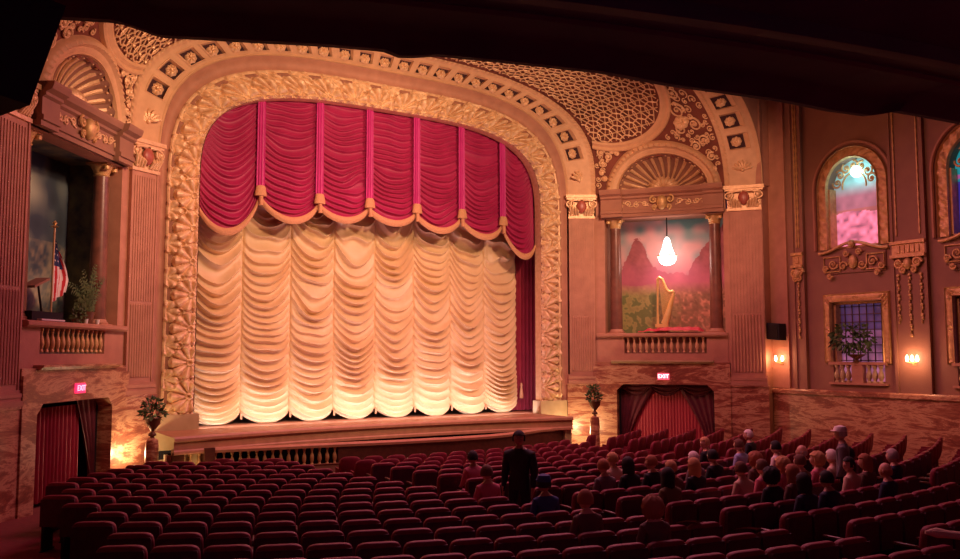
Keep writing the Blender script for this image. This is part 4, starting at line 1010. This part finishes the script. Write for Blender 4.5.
# flower urns on pedestals with the uplights behind them
def planter(x, y, label, big, seed):
    b = flo(x, y); t = thing('flower_urn', label, 'urn', FP, (x, y, b))
    put(MB().box(x-.17, x+.17, y-.17, y+.17, b, b+.12).lathe([(.15, b+.12), (.15, -2.12), (.13, -2.0), (.05, -1.94), (.05, -1.90)], (x, y, 0), 16), 'pedestal', M['marble'], t, FP)
    put(MB().lathe([(.09, -1.90), (.09, -1.86), (.035, -1.80), (.06, -1.76), (.17, -1.62), (.18, -1.52), (.21, -1.49), (.20, -1.47), (.1, -1.48)], (x, y, 0), 18), 'urn', M['urn'], t, FP)
    mb = MB(); leafy(mb, (x, y, -1.38), (.20+.06*big, .2, .14), 130, .13, seed); leafy(mb, (x-.02, y, -1.18), (.13+.06*big, .14, .17), 110, .11, seed+1)
    put(mb, 'foliage', M['leaf'], t, FP, False)
    mb = MB(); leafy(mb, (x, y, -1.30), (.24+.07*big, .22, .22), 60, .07, seed+2); put(mb, 'flowers', M['petal'], t, FP, False)
planter(6.38, -1.55, 'flower urn on a pedestal against the bright marble right of the stage', 0, 21)
planter(-6.78, -1.5, 'tall leafy flower urn on a pedestal against the bright marble left of the stage', 1, 31)
light('urn_uplight_right', 'POINT', (6.32, -.95, -2.42), 48, (1, .70, .38), .1)
light('urn_uplight_left', 'POINT', (-7.08, -1.05, -2.32), 50, (1, .70, .38), .1)
light('cheek_light', 'POINT', (-6.0, -2.15, -2.75), 5, (1, .6, .3), .1)

# ------------------------------------------------------------------ balcony overhead
AC = 9.0
mb = MB(); an = np.radians(np.r_[np.linspace(-66, -26, 20), np.linspace(-25, 0, 160), np.linspace(2, 40, 20)])
prof = [(26.45, 4.4), (26.40, 3.4), (26.34, 2.75), (26.28, 2.66), (26.30, 2.60), (26.40, 2.59), (26.50, 2.66), (26.7, 2.70), (27.6, 2.70), (27.62, 2.60), (27.8, 2.58), (27.82, 2.70), (29.0, 2.78), (29.05, 2.66), (29.3, 2.64), (29.35, 2.80), (31.2, 2.86), (31.25, 2.74), (31.5, 2.74), (31.55, 2.90), (40.2, 3.0), (40.2, 4.4)]
AD = [-66, -24, -22.7, -22.39, -22.1, -20.4, -19.3, -18.1, -17.74, -17.4, -17.1, -13.6, -11.9, -8.7, -7.3, -6.0, -5.9, -3.3, 40]
DR = [.21, .21, .21, .08, -.07, -.04, 0, 0, -.13, -.08, 0, 0, -.12, -.13, -.19, -.15, .10, .13, .13]
P = np.array([[((r_+(float(np.interp(math.degrees(a_), AD, DR)) if k < 9 else 0))*math.sin(a_), AC-(r_+(float(np.interp(math.degrees(a_), AD, DR)) if k < 9 else 0))*math.cos(a_), z) for k, (r_, z) in enumerate(prof)] for a_ in an])
P[..., 0] = np.clip(P[..., 0], -13.4, 10.9)
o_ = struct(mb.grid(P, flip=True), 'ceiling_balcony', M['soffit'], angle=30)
for r_ in (27.2, 29.9):
    mb = MB(); mb.tube([(max(-13.3, min(10.8, r_*math.sin(a_))), AC-r_*math.cos(a_), 2.71+(r_-27)*.02) for a_ in an], .05, 6)
    o_ = struct(mb, 'trim_%d' % (5 if r_ < 28 else 6), M['soffit2'])
hsK = thing('hanging_speaker', 'large black loudspeaker hanging tilted under the balcony at the top left corner', 'speaker', FP, (-12.1, -17.2, 1.0))
def at(x, y, d): return _c+(_fw+_r*(x-480)/FPX-_u*(y-279.5)/FPX)*d
k0, k1, k2, k3 = at(66, 6, 5.0), at(30, 105, 5.0), at(-60, 75, 4.7), at(-22, -30, 4.7)
dv = np.array([-.25, .97, .05])*.55
vv = [k0, k1, k2, k3]+[k+dv for k in (k0, k1, k2, k3)]
put(MB().add(vv, [(0, 1, 2, 3), (7, 6, 5, 4), (0, 4, 5, 1), (1, 5, 6, 2), (2, 6, 7, 3), (3, 7, 4, 0)]), 'cabinet', M['speaker'], hsK, FP, False)
kc = (k0+k3)/2; put(MB().tube([kc, kc+np.array([0, .1, 2.9-kc[2]])], .03, 8), 'hanger', M['seatiron'], hsK, FP)

# ------------------------------------------------------------------ seats
def xc(Y): return -2.95+.018*max(0, -Y-4)**2
def sector(r_, k): return r_*math.sin(k), AC-r_*math.cos(k)
seats = []
for row in range(25):
    r_ = 11.72+.82*row; st = .55/r_
    runs = []
    ks = np.arange(-1.1, 1.1, .0005); X = r_*np.sin(ks); Y = AC-r_*np.cos(ks)
    XC = np.array([xc(y) for y in Y])
    kc_ = ks[np.argmin(np.abs(X-XC))]; kl = ks[np.argmin(np.abs(X-(XC-1.12)))]; kr = ks[np.argmin(np.abs(X-5.0))]
    runs.append(('centre', [kc_+st*(i+.5) for i in range(40) if r_*math.sin(kc_+st*(i+.5)) < 3.85]))
    runs.append(('left', [kl-st*(i+.5) for i in range(40)]))
    runs.append(('right', [kr+st*(i+.5) for i in range(40)]))
    for blk, L in runs:
        idx = 0
        for k in L:
            x, y = sector(r_, k); ax = abs(x)
            dist = (7.33-ax)*math.sin(TH)+(-.586-y)*math.cos(TH)     # distance in front of the bay
            if y > railY(max(-6, min(5.4, x)))-.42 or y > -2.2: continue
            if dist < (1.25 if x < 0 else .8) or ax > (9.45 if x < 0 else 10.0): continue
            idx += 1
            sx, sy, sz_ = proj((x, y, top(x, y)))
            if sz_ < 4 or sx < 15 or sx > 975 or sy > 566: continue
            seats.append(dict(x=x, y=y, k=k, row=row+1, n=idx, blk=blk, d=sz_, sx=sx, sy=sy))
seats.sort(key=lambda s_: s_['d'])

def rounded(mb, hx, hy, hz, c_, n=3.2, seg=20, rings=10, tilt=0., bow=0.):
    P = np.zeros((seg, rings+1, 3)); pw = lambda v_: math.copysign(abs(v_)**(2/n), v_)
    for i in range(seg):
        for j in range(rings+1):
            a = 2*PI*i/seg; b = -PI/2+PI*j/rings
            x = hx*pw(math.cos(a))*pw(math.cos(b)); y = hy*pw(math.sin(a))*pw(math.cos(b)); z = hz*pw(math.sin(b))
            P[i, j] = (c_[0]+x, c_[1]+y-z*tilt-bow*(1-(x/hx)**2), c_[2]+z)
    return mb.grid(P, True)
OR = Matrix.Identity(4)
seat0 = bpy.data.objects.new('theatre_seat', None); C.objects.link(seat0); RM[seat0.name] = Matrix.Identity(4); seat0['category'] = 'seat'; seat0['group'] = 'wine red theatre seats'
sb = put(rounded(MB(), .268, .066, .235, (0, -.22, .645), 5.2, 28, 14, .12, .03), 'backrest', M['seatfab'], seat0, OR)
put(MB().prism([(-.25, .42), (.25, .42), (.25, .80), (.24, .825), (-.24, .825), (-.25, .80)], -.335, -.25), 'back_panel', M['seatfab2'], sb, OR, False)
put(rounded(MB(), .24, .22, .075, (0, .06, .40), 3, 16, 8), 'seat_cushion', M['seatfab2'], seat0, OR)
for sg in (-1, 1):
    put(rounded(MB(), .026, .19, .02, (sg*.262, .0, .60), 3, 10, 6), 'armrest', M['seatarm'], seat0, OR)
    put(MB().box(sg*.262-.015, sg*.262+.015, -.20, .16, .02, .58).box(sg*.262-.03, sg*.262+.03, -.22, .2, -.03, .03), 'leg_frame', M['seatiron'], seat0, OR, False)
seat_parts = list(seat0.children)
def ordn(n):
    W = ['', 'first', 'second', 'third', 'fourth', 'fifth', 'sixth', 'seventh', 'eighth', 'ninth', 'tenth', 'eleventh', 'twelfth', 'thirteenth', 'fourteenth', 'fifteenth', 'sixteenth', 'seventeenth', 'eighteenth', 'nineteenth', 'twentieth']
    return W[n] if n <= 20 else ('twenty '+W[n-20] if n < 40 else str(n))
def place_seat(s_, o):
    o.location = (s_['x'], s_['y'], flo(s_['x'], s_['y'])+E); o.rotation_euler = (0, 0, s_['k'])
    o['label'] = 'wine red theatre seat, %s from the aisle in row %s from the stage, %s block' % (ordn(s_['n']), s_['row'], s_['blk'])
    o['label'] = 'wine red seat, %s block, %s row from the stage, %s seat from its %s aisle' % (s_['blk'], ordn(s_['row']), ordn(s_['n']), {'centre': 'left', 'left': 'right', 'right': 'left'}[s_['blk']])
for i, s_ in enumerate(seats[:300]):
    if i == 0: o = seat0
    else:
        o = seat0.copy(); C.objects.link(o)
        for c_ in seat_parts:
            d = c_.copy(); C.objects.link(d); d.parent = o
            for g2 in c_.children:
                e = g2.copy(); C.objects.link(e); e.parent = d
    place_seat(s_, o); s_['obj'] = o
if len(seats) > 300:
    mb = MB(); b0 = rounded(MB(), .262, .062, .235, (0, -.22, .645), 3.6, 14, 8, .12, .035); b1 = rounded(MB(), .24, .22, .075, (0, .06, .40), 3, 10, 6); b2 = MB().box(-.27, -.24, -.2, .18, 0, .6).box(.24, .27, -.2, .18, 0, .6)
    for s_ in seats[300:]:
        Mx = T((s_['x'], s_['y'], flo(s_['x'], s_['y']))) @ Matrix.Rotation(s_['k'], 4, 'Z')
        for bb in (b0, b1, b2): mb.add([Mx @ Vector(v_) for v_ in bb.v], bb.f)
    o = put(mb, 'distant_theatre_seats', M['seatfab'], None, FP); tag(o, 'farthest rows of wine red theatre seats near the orchestra rail and right wall', 'seats', 'wine red theatre seats', 'stuff')

# ------------------------------------------------------------------ people
def skin_body(verts, edges, root):
    me = bpy.data.meshes.new('b'); me.from_pydata([v_[0] for v_ in verts], edges, []); o = bpy.data.objects.new('b', me); C.objects.link(o)
    o.modifiers.new('s', 'SKIN'); sk = me.skin_vertices[0].data
    for i, v_ in enumerate(verts): sk[i].radius = (v_[1] if not isinstance(v_[1], tuple) else v_[1][0], v_[1] if not isinstance(v_[1], tuple) else v_[1][1]); sk[i].use_root = (i == root)
    m_ = o.modifiers.new('d', 'SUBSURF'); m_.levels = 2
    dg = bpy.context.evaluated_depsgraph_get(); r_ = bpy.data.meshes.new_from_object(o.evaluated_get(dg)); bpy.data.objects.remove(o); return r_
def head_mesh(mb, c_, yaw=0.):
    cy, sy = math.cos(yaw), math.sin(yaw)
    def R(x, y, z): return (c_[0]+x*cy-y*sy, c_[1]+x*sy+y*cy, c_[2]+z)
    seg, rings = 24, 18; P = np.zeros((seg, rings+1, 3))
    for i in range(seg):
        for j in range(rings+1):
            a = 2*PI*i/seg; b = -PI/2+PI*j/rings; dx, dy, dz = math.cos(a)*math.cos(b), math.sin(a)*math.cos(b), math.sin(b)
            x, y, z = .088*dx, .106*dy, .128*dz
            if dz < 0: x *= 1-.30*dz*dz-.12*abs(dz); y = y*(1-.12*abs(dz))+(.012*abs(dz) if dy > 0 else .02*abs(dz))
            if dy > .55:
                y += .020*math.exp(-(x/.012)**2-((z+.010)/.022)**2)+.006*math.exp(-(x/.02)**2-((z+.055)/.010)**2)-.006*math.exp(-((abs(x)-.03)/.014)**2-((z-.018)/.012)**2)+.006*math.exp(-(x/.022)**2-((z+.088)/.018)**2)
            P[i, j] = R(x, y, z)
    mb.cur = 0; mb.grid(P, True)
    for sg in (-1, 1):
        mb.cur = 0; mb.ball(R(sg*.089, -.004, -.005), (.012, .020, .030), 8, 6)
        mb.cur = 4; mb.ball(R(sg*.033, .094, .018), (.011, .008, .007), 8, 6)
        mb.cur = 5; mb.ball(R(sg*.033, .100, .018), (.005, .004, .005), 6, 4); mb.tube([R(sg*(.018+.008*k), .103-.003*k, .036+.004*math.sin(k)) for k in range(4)], .003, 4)
    mb.cur = 6; mb.tube([R(x, .106-abs(x)*.35, -.055) for x in np.linspace(-.022, .022, 7)], .0045, 5)
    mb.cur = 0
def fingers(V, Ed, pi, dirv, side, spread):
    d = np.array(dirv, float); d /= np.linalg.norm(d); s_ = np.array(spread, float); p = np.array(V[pi][0])
    for k, L in enumerate((.062, .075, .070, .055)):
        b = p+d*.018+s_*(k-1.5)*.019; m1 = b+d*L*.55+np.array([0, 0, -.004]); m2 = b+d*L+np.array([0, 0, -.022])
        i = len(V); V += [(tuple(b), .010), (tuple(m1), .009), (tuple(m2), .0075)]; Ed += [(pi, i), (i, i+1), (i+1, i+2)]
    t0 = p-d*.015+s_*side*.03; t1 = t0+d*.03+s_*side*.022; i = len(V); V += [(tuple(t0), .012), (tuple(t1), .009)]; Ed += [(pi, i), (i, i+1)]
def seated_body():
    V = [((0, .02, .54), .15), ((0, .0, .70), (.135, .11)), ((0, -.02, .86), (.155, .115)), ((0, -.02, .99), (.12, .09)), ((0, .0, 1.075), .066), ((0, .02, 1.13), .06)]
    Ed = [(0, 1), (1, 2), (2, 3), (3, 4), (4, 5)]
    for sg in (-1, 1):
        i = len(V); V += [((sg*.155, -.02, .985), .068), ((sg*.215, .02, .74), .047), ((sg*.16, .24, .66), .034), ((sg*.12, .31, .645), (.034, .02))]
        Ed += [(3, i), (i, i+1), (i+1, i+2), (i+2, i+3)]; fingers(V, Ed, i+3, (-sg*.35, .9, -.15), -sg, (sg, .2, 0))
        i = len(V); V += [((sg*.09, .08, .54), .092), ((sg*.12, .46, .52), .064), ((sg*.12, .46, .14), .043), ((sg*.125, .50, .06), .042), ((sg*.135, .60, .045), .035)]
        Ed += [(0, i), (i, i+1), (i+1, i+2), (i+2, i+3), (i+3, i+4)]
    return skin_body(V, Ed, 0)
def standing_body():
    V = [((0, 0, .95), (.155, .12)), ((0, 0, 1.10), (.16, .12)), ((0, 0, 1.28), (.185, .13)), ((0, -.01, 1.42), (.14, .095)), ((0, .0, 1.515), .068), ((0, .015, 1.57), .06)]
    Ed = [(0, 1), (1, 2), (2, 3), (3, 4), (4, 5)]
    for sg in (-1, 1):
        i = len(V); V += [((sg*.19, -.01, 1.40), .085), ((sg*.235, -.02, 1.13), .068), ((sg*.235, .06, .90), .045), ((sg*.23, .09, .82), (.036, .022))]
        Ed += [(3, i), (i, i+1), (i+1, i+2), (i+2, i+3)]; fingers(V, Ed, i+3, (0, .25, -1), -sg, (0, 1*sg, 0))
        i = len(V); V += [((sg*.09, 0, .88), .10), ((sg*.10, .03*sg+.01, .50), .068), ((sg*.11, -.06*sg, .12), .046), ((sg*.11, -.05*sg, .06), .045), ((sg*.12, .10-.05*sg, .045), .036)]
        Ed += [(0, i), (i, i+1), (i+1, i+2), (i+2, i+3), (i+3, i+4)]
    return skin_body(V, Ed, 0)
def person_mesh(body, name, headc, standing, yaw=0.):
    mb = MB(); V = [tuple(v_.co) for v_ in body.vertices]; o = len(mb.v); mb.v.extend(V)
    for p_ in body.polygons:
        c_ = p_.center
        if standing: m_ = 0 if (c_.z > 1.50) or (c_.z < .88 and abs(c_.x) > .22) else (1 if c_.z > .92 else (2 if c_.z > .09 else 3))
        else: m_ = 0 if c_.z > 1.06 else (3 if c_.z < .09 else (0 if (c_.y > .25 and c_.z > .60) else (2 if c_.z < .60 and (c_.z < .55 or c_.y > .1) else 1)))
        mb.f.append(tuple(p_.vertices)); mb.mi.append(m_)
    mb.cur = 0; head_mesh(mb, headc, yaw)
    me = bpy.data.meshes.new(name); me.from_pydata(mb.v, [], mb.f); me.update()
    for _ in range(7): me.materials.append(M['black'])
    me.polygons.foreach_set('material_index', mb.mi); me.polygons.foreach_set('use_smooth', [True]*len(mb.f)); return me
HC = (0, .035, 1.215); HS = (0, .03, 1.665)
bs, bst = seated_body(), standing_body()
meshes = {y_: person_mesh(bs, 'seated_person', HC, False, y_) for y_ in (0., .55, -.55, 1.2)}
mesh_st = person_mesh(bst, 'standing_person', HS, True, .3)
def cm(name, c_, rough=.8):
    if name not in M: M[name] = mat(name, c_, None, rough)
    return M[name]
SK = {'fair': cm('fair_skin', (.62, .33, .23), .5), 'tan': cm('tan_skin', (.42, .20, .13), .5), 'dark': cm('brown_skin', (.20, .09, .06), .5)}
HR = {'black': cm('black_hair', (.015, .010, .010)), 'brown': cm('brown_hair', (.14, .06, .035)), 'auburn': cm('auburn_hair', (.36, .13, .06)), 'blond': cm('blond_hair', (.55, .30, .13)), 'grey': cm('grey_hair', (.45, .36, .32)), 'white': cm('white_hair', (.75, .66, .60))}
CL = {'black': cm('black_cloth', (.012, .010, .016)), 'navy': cm('navy_cloth', (.015, .02, .05)), 'blue': cm('blue_knit', (.03, .07, .22)), 'white': cm('white_shirt', (.75, .68, .64)), 'cream': cm('cream_shirt', (.66, .48, .34)), 'pink': cm('pink_top', (.60, .16, .22)), 'brown': cm('brown_jacket', (.12, .06, .045)), 'olive': cm('olive_shirt', (.16, .11, .05)), 'red': cm('red_top', (.45, .04, .04)), 'grey': cm('grey_cloth', (.16, .13, .14)), 'paleblue': cm('pale_blue_shirt', (.35, .40, .62))}
def hair(kind, c_, yaw, seed):
    r = np.random.RandomState(seed); mb = MB(); cy, sy = math.cos(yaw), math.sin(yaw); seg, rings = 36, 24; P = np.zeros((seg, rings+1, 3)); rs = r.rand(seg, rings+1)
    thick = {'short': .016, 'long': .024, 'curly': .050, 'bun': .012, 'bald': .008, 'cap': .018}[kind]
    for i in range(seg):
        for j in range(rings+1):
            a = 2*PI*i/seg; b = -PI/2+PI*j/rings; dx, dy, dz = math.cos(a)*math.cos(b), math.sin(a)*math.cos(b), math.sin(b)
            t = thick*(1+(.45 if kind == 'curly' else .25)*(rs[i, j]-.5))
            if dy > .35 and dz < .42: t = -.02                       # face stays free
            lowlim = -.35 if kind in ('short', 'cap') else -.6
            if kind in ('short', 'bald', 'cap') and dz < lowlim: t = -.02
            if kind == 'bald' and dz > .25: t = -.02
            x, y, z = (.088+t)*dx, (.106+t)*dy, (.128+t)*dz
            if kind in ('long', 'curly') and dz < -.1 and dy < .3:
                z -= (.12 if kind == 'long' else .05)*min(1, (-dz-.1)*1.6); x = (.090+t)*dx/max(.5, math.sqrt(1-dz*dz))*(.96 if kind == 'long' else 1.05)*min(1, (1+dz)*2.2); y = min(y-.01, -.02+.05*abs(dx)) if dy < 0 else y*.6
            if kind == 'curly' and not (dy > .35 and dz < .42):
                k = 1+.06*math.sin(9*a+3*b+seed)*math.sin(8*b)+.05*(rs[i, j]-.5); x, y, z = .142*dx*k, .150*dy*k-.02, .150*dz*k+.005
            P[i, j] = (c_[0]+x*cy-y*sy, c_[1]+x*sy+y*cy, c_[2]+z)
    mb.grid(P, True)
    if kind == 'bun': mb.ball((c_[0]+.10*sy, c_[1]-.10*cy, c_[2]+.06), .042, 12, 8)
    return mb
pid = [0]
def make_person(loc, rz, me, headc, skin, hkind, hcol, top_, pants, label, yaw=0., hat=None):
    o = bpy.data.objects.new('person', me); C.objects.link(o); o.location = loc; o.rotation_euler = (0, 0, rz)
    RM[o.name] = Matrix.Identity(4); pid[0] += 1
    for i, m_ in enumerate((SK[skin], CL[top_], CL[pants], M['black'], M['white'], HR['black'], SK['dark'] if skin == 'dark' else CL['pink'])):
        o.material_slots[i].link = 'OBJECT'; o.material_slots[i].material = m_
    o['label'] = label; o['category'] = 'person'; o['group'] = 'audience members'
    h = put(hair(hkind, headc, yaw, pid[0]), 'hair', HR[hcol], o, OR)
    if hat:
        mb = MB(); c_ = headc
        mb.lathe([(.106, .045), (.106, .09), (.085, .135), (.02, .155), (.001, .155)], (c_[0], c_[1], c_[2]), 18, 1, 1.12)
        cy, sy = math.cos(yaw), math.sin(yaw); pts = [(x, .06+.11*math.sqrt(max(0, 1-(x/.09)**2))) for x in np.linspace(-.085, .085, 9)]
        top_v = [(c_[0]+x*cy-y*sy, c_[1]+x*sy+y*cy, c_[2]+.062) for x, y in pts+[(.085, .04), (-.085, .04)]]
        mb.add(top_v+[(x, y, z-.01) for x, y, z in top_v], [tuple(range(11)), tuple(range(21, 10, -1))]+[(k, k+11, (k+1) % 11+11, (k+1) % 11) for k in range(11)])
        put(mb, 'cap', hat, o, OR)
    return o
PEOPLE = [ # pixel of the head centre, skin, hair, hair colour, top, trousers, head turn, label
 (593, 501, 'fair', 'short', 'auburn', 'brown', 'black', 0, 'person with short auburn hair and brown jacket, nearest seated man, left of curly haired neighbour'),
 (640, 505, 'fair', 'curly', 'auburn', 'brown', 'black', 0, 'person with big curly auburn hair seated nearest, right of the short haired man'),
 (554, 480, 'tan', 'short', 'black', 'blue', 'navy', 0, 'person in bright blue knit cap seated alone at the aisle end'),
 (598, 467, 'fair', 'short', 'auburn', 'grey', 'black', 0, 'person with reddish hair and grey top at the left end of the seated group'),
 (619, 463, 'fair', 'short', 'blond', 'cream', 'grey', .55, 'person with blond hair and cream shirt turned to the dark haired neighbour'),
 (634, 466, 'fair', 'long', 'black', 'black', 'black', 0, 'person with long black hair beside the blond one in cream'),
 (647, 463, 'fair', 'short', 'auburn', 'black', 'black', .55, 'person with copper hair and black top, face turned left'),
 (660, 466, 'fair', 'short', 'blond', 'brown', 'black', 0, 'small person with sandy hair seated low, child sized in view'),
 (668, 477, 'tan', 'long', 'black', 'olive', 'black', -.55, 'person with black hair leaning right in the row in front of the blond woman'),
 (686, 467, 'fair', 'long', 'blond', 'black', 'black', 0, 'person with long blond hair in a broad black coat'),
 (698, 466, 'fair', 'short', 'white', 'grey', 'black', 0, 'person with white hair right beside the broad black coat'),
 (705, 456, 'tan', 'short', 'black', 'black', 'black', 0, 'person in black with dark hair behind the white haired one'),
 (737, 467, 'fair', 'short', 'brown', 'cream', 'black', 0, 'person with brown hair and cream top at the left of the crowded middle'),
 (748, 459, 'fair', 'curly', 'auburn', 'brown', 'black', 0, 'person with bushy auburn hair one row beyond the crowded middle'),
 (757, 466, 'fair', 'short', 'brown', 'pink', 'black', 0, 'person with brown hair and pink top in the crowded middle'),
 (776, 463, 'fair', 'curly', 'blond', 'pink', 'grey', 0, 'person with curly blond hair facing the stage in the crowd'),
 (770, 482, 'fair', 'curly', 'black', 'black', 'black', 0, 'person with very large curly black hair, lowest of the crowd'),
 (783, 475, 'fair', 'long', 'auburn', 'brown', 'black', 0, 'person with long auburn hair right of the large black curls'),
 (801, 475, 'tan', 'long', 'black', 'navy', 'black', 0, 'person with long black hair in navy between brown haired neighbours'),
 (803, 465, 'fair', 'short', 'brown', 'olive', 'black', 0, 'person with short brown hair and olive shirt behind long black hair'),
 (820, 463, 'fair', 'curly', 'blond', 'pink', 'grey', .55, 'person with fluffy blond hair and pink top left of the white haired one'),
 (831, 458, 'fair', 'short', 'white', 'cream', 'grey', 0, 'person with snow white hair and cream top'),
 (842, 461, 'dark', 'curly', 'black', 'black', 'black', 0, 'person with curly black hair in front of the white cap'),
 (857, 471, 'fair', 'short', 'black', 'cream', 'black', 1.2, 'person with dark hair and cream shirt seen in profile facing left'),
 (869, 456, 'fair', 'long', 'auburn', 'brown', 'black', .55, 'person with reddish long hair between the profile and grey haired figures'),
 (892, 459, 'fair', 'short', 'grey', 'navy', 'black', 0, 'person with grey hair and navy jacket at the right of the audience'),
 (878, 469, 'fair', 'bald', 'auburn', 'navy', 'black', 0, 'bald person low in front of the grey haired one'),
 (826, 484, 'tan', 'short', 'black', 'navy', 'navy', 0, 'person in dark navy hunched low beyond the long seat backs'),
 (704, 442, 'fair', 'short', 'blond', 'black', 'black', 1.2, 'far person in black with pale face at the right doorway side'),
 (737, 444, 'fair', 'short', 'brown', 'paleblue', 'black', 0, 'far person in a pale blue shirt near the marble wall'),
 (754, 444, 'fair', 'short', 'white', 'black', 'black', .55, 'far person with white hair and black top near the marble wall'),
 (800, 448, 'fair', 'bald', 'grey', 'black', 'black', .55, 'bald person in black near the marble wall'),
 (783, 446, 'fair', 'short', 'black', 'white', 'black', 0, 'far person in a white shirt left of the bald one in black'),
 (476, 467, 'tan', 'short', 'black', 'pink', 'black', 0, 'person with black hair and pink top in the centre block beside the standing figure'),
 (494, 470, 'fair', 'short', 'brown', 'pink', 'black', 0, 'person with brown hair and pink top just left of the standing figure'),
]
used = set(); rail_seats = []
for (px, py, sk_, hk, hc, tp, pt, yw, lb) in PEOPLE:
    best = None
    for i, s_ in enumerate(seats):
        if i in used: continue
        f_ = flo(s_['x'], s_['y']); hx, hy, _ = proj((s_['x'], s_['y'], f_+1.215)); e = (hx-px)**2+1.6*(hy-py)**2
        if best is None or e < best[0]: best = (e, i)
    used.add(best[1]); s_ = seats[best[1]]
    cap_ = M['capblue'] if 'capblue' in M else None
    make_person((s_['x'], s_['y'], flo(s_['x'], s_['y'])+E), s_['k'], meshes[yw], HC, sk_, hk, hc, tp, pt, lb, yw, hat=(CL['blue'] if 'knit cap' in lb else None))
st_ = make_person((-2.62, -10.2, flo(-2.62, -10.2)+E), 2.2, mesh_st, HS, 'tan', 'short', 'black', 'black', 'black', 'person in black standing in the aisle in front of the stage curtain', .3)
st_.scale = (1.12, 1.12, 1.03)
q = from_view(842, 432, lambda X, Y: flo(X, Y)+1.70)
make_person((q[0], q[1], flo(q[0], q[1])+E), .5, mesh_st, HS, 'fair', 'cap', 'grey', 'grey', 'black', 'person wearing a white cap standing among the far right rows', .3, hat=M['white'])

# a few pale pieces on the near seats
def on_seat(px, py, name, label, cat, mb, m_, rz):
    q = from_view(px, py, lambda X, Y: top(X, Y)+.03)
    t = T((q[0], q[1], q[2])) @ Matrix.Rotation(rz, 4, 'Z'); o = put(mb, name, m_, None, FP @ t); tag(o, label, cat); return o
for k, (px, py, lb) in enumerate(((690, 521, 'pale armrest strip on a near seat back, left one of two'), (748, 528, 'pale armrest strip on a near seat back, right one of two'))):
    n = 12; P = np.array([[(-.16+.32*i/(n-1), -.03+.07*j, .02*math.sin(i/(n-1)*PI)-.02*j) for j in range(3)] for i in range(n)])
    on_seat(px, py, 'pale_armrest', lb, 'booklet', MB().grid(P).grid(P-np.array([0, 0, .006]), flip=True), M['seatnumber'], -.5)  # pale strips stand for bare armrests of the raised seats
mb = MB(); mb.tube([(-.22, 0, .05), (-.1, .0, .05), (.05, -.02, .03), (.25, -.04, .02), (.42, -.04, .0)], [.02, .06, .045, .05, .03], 10)
for k in range(5): mb.tube([(-.15, .02*(k-2), .07), (.0, .025*(k-2), .06), (.35, .02*(k-2)-.03, .03)], .018, 6)
on_seat(945, 537, 'pale_bundle', 'crumpled pale bundle lying over a seat back in the bottom right corner', 'bundle', mb, CL['cream'], -.7)  # simple bundle in place of an unidentified pale shape
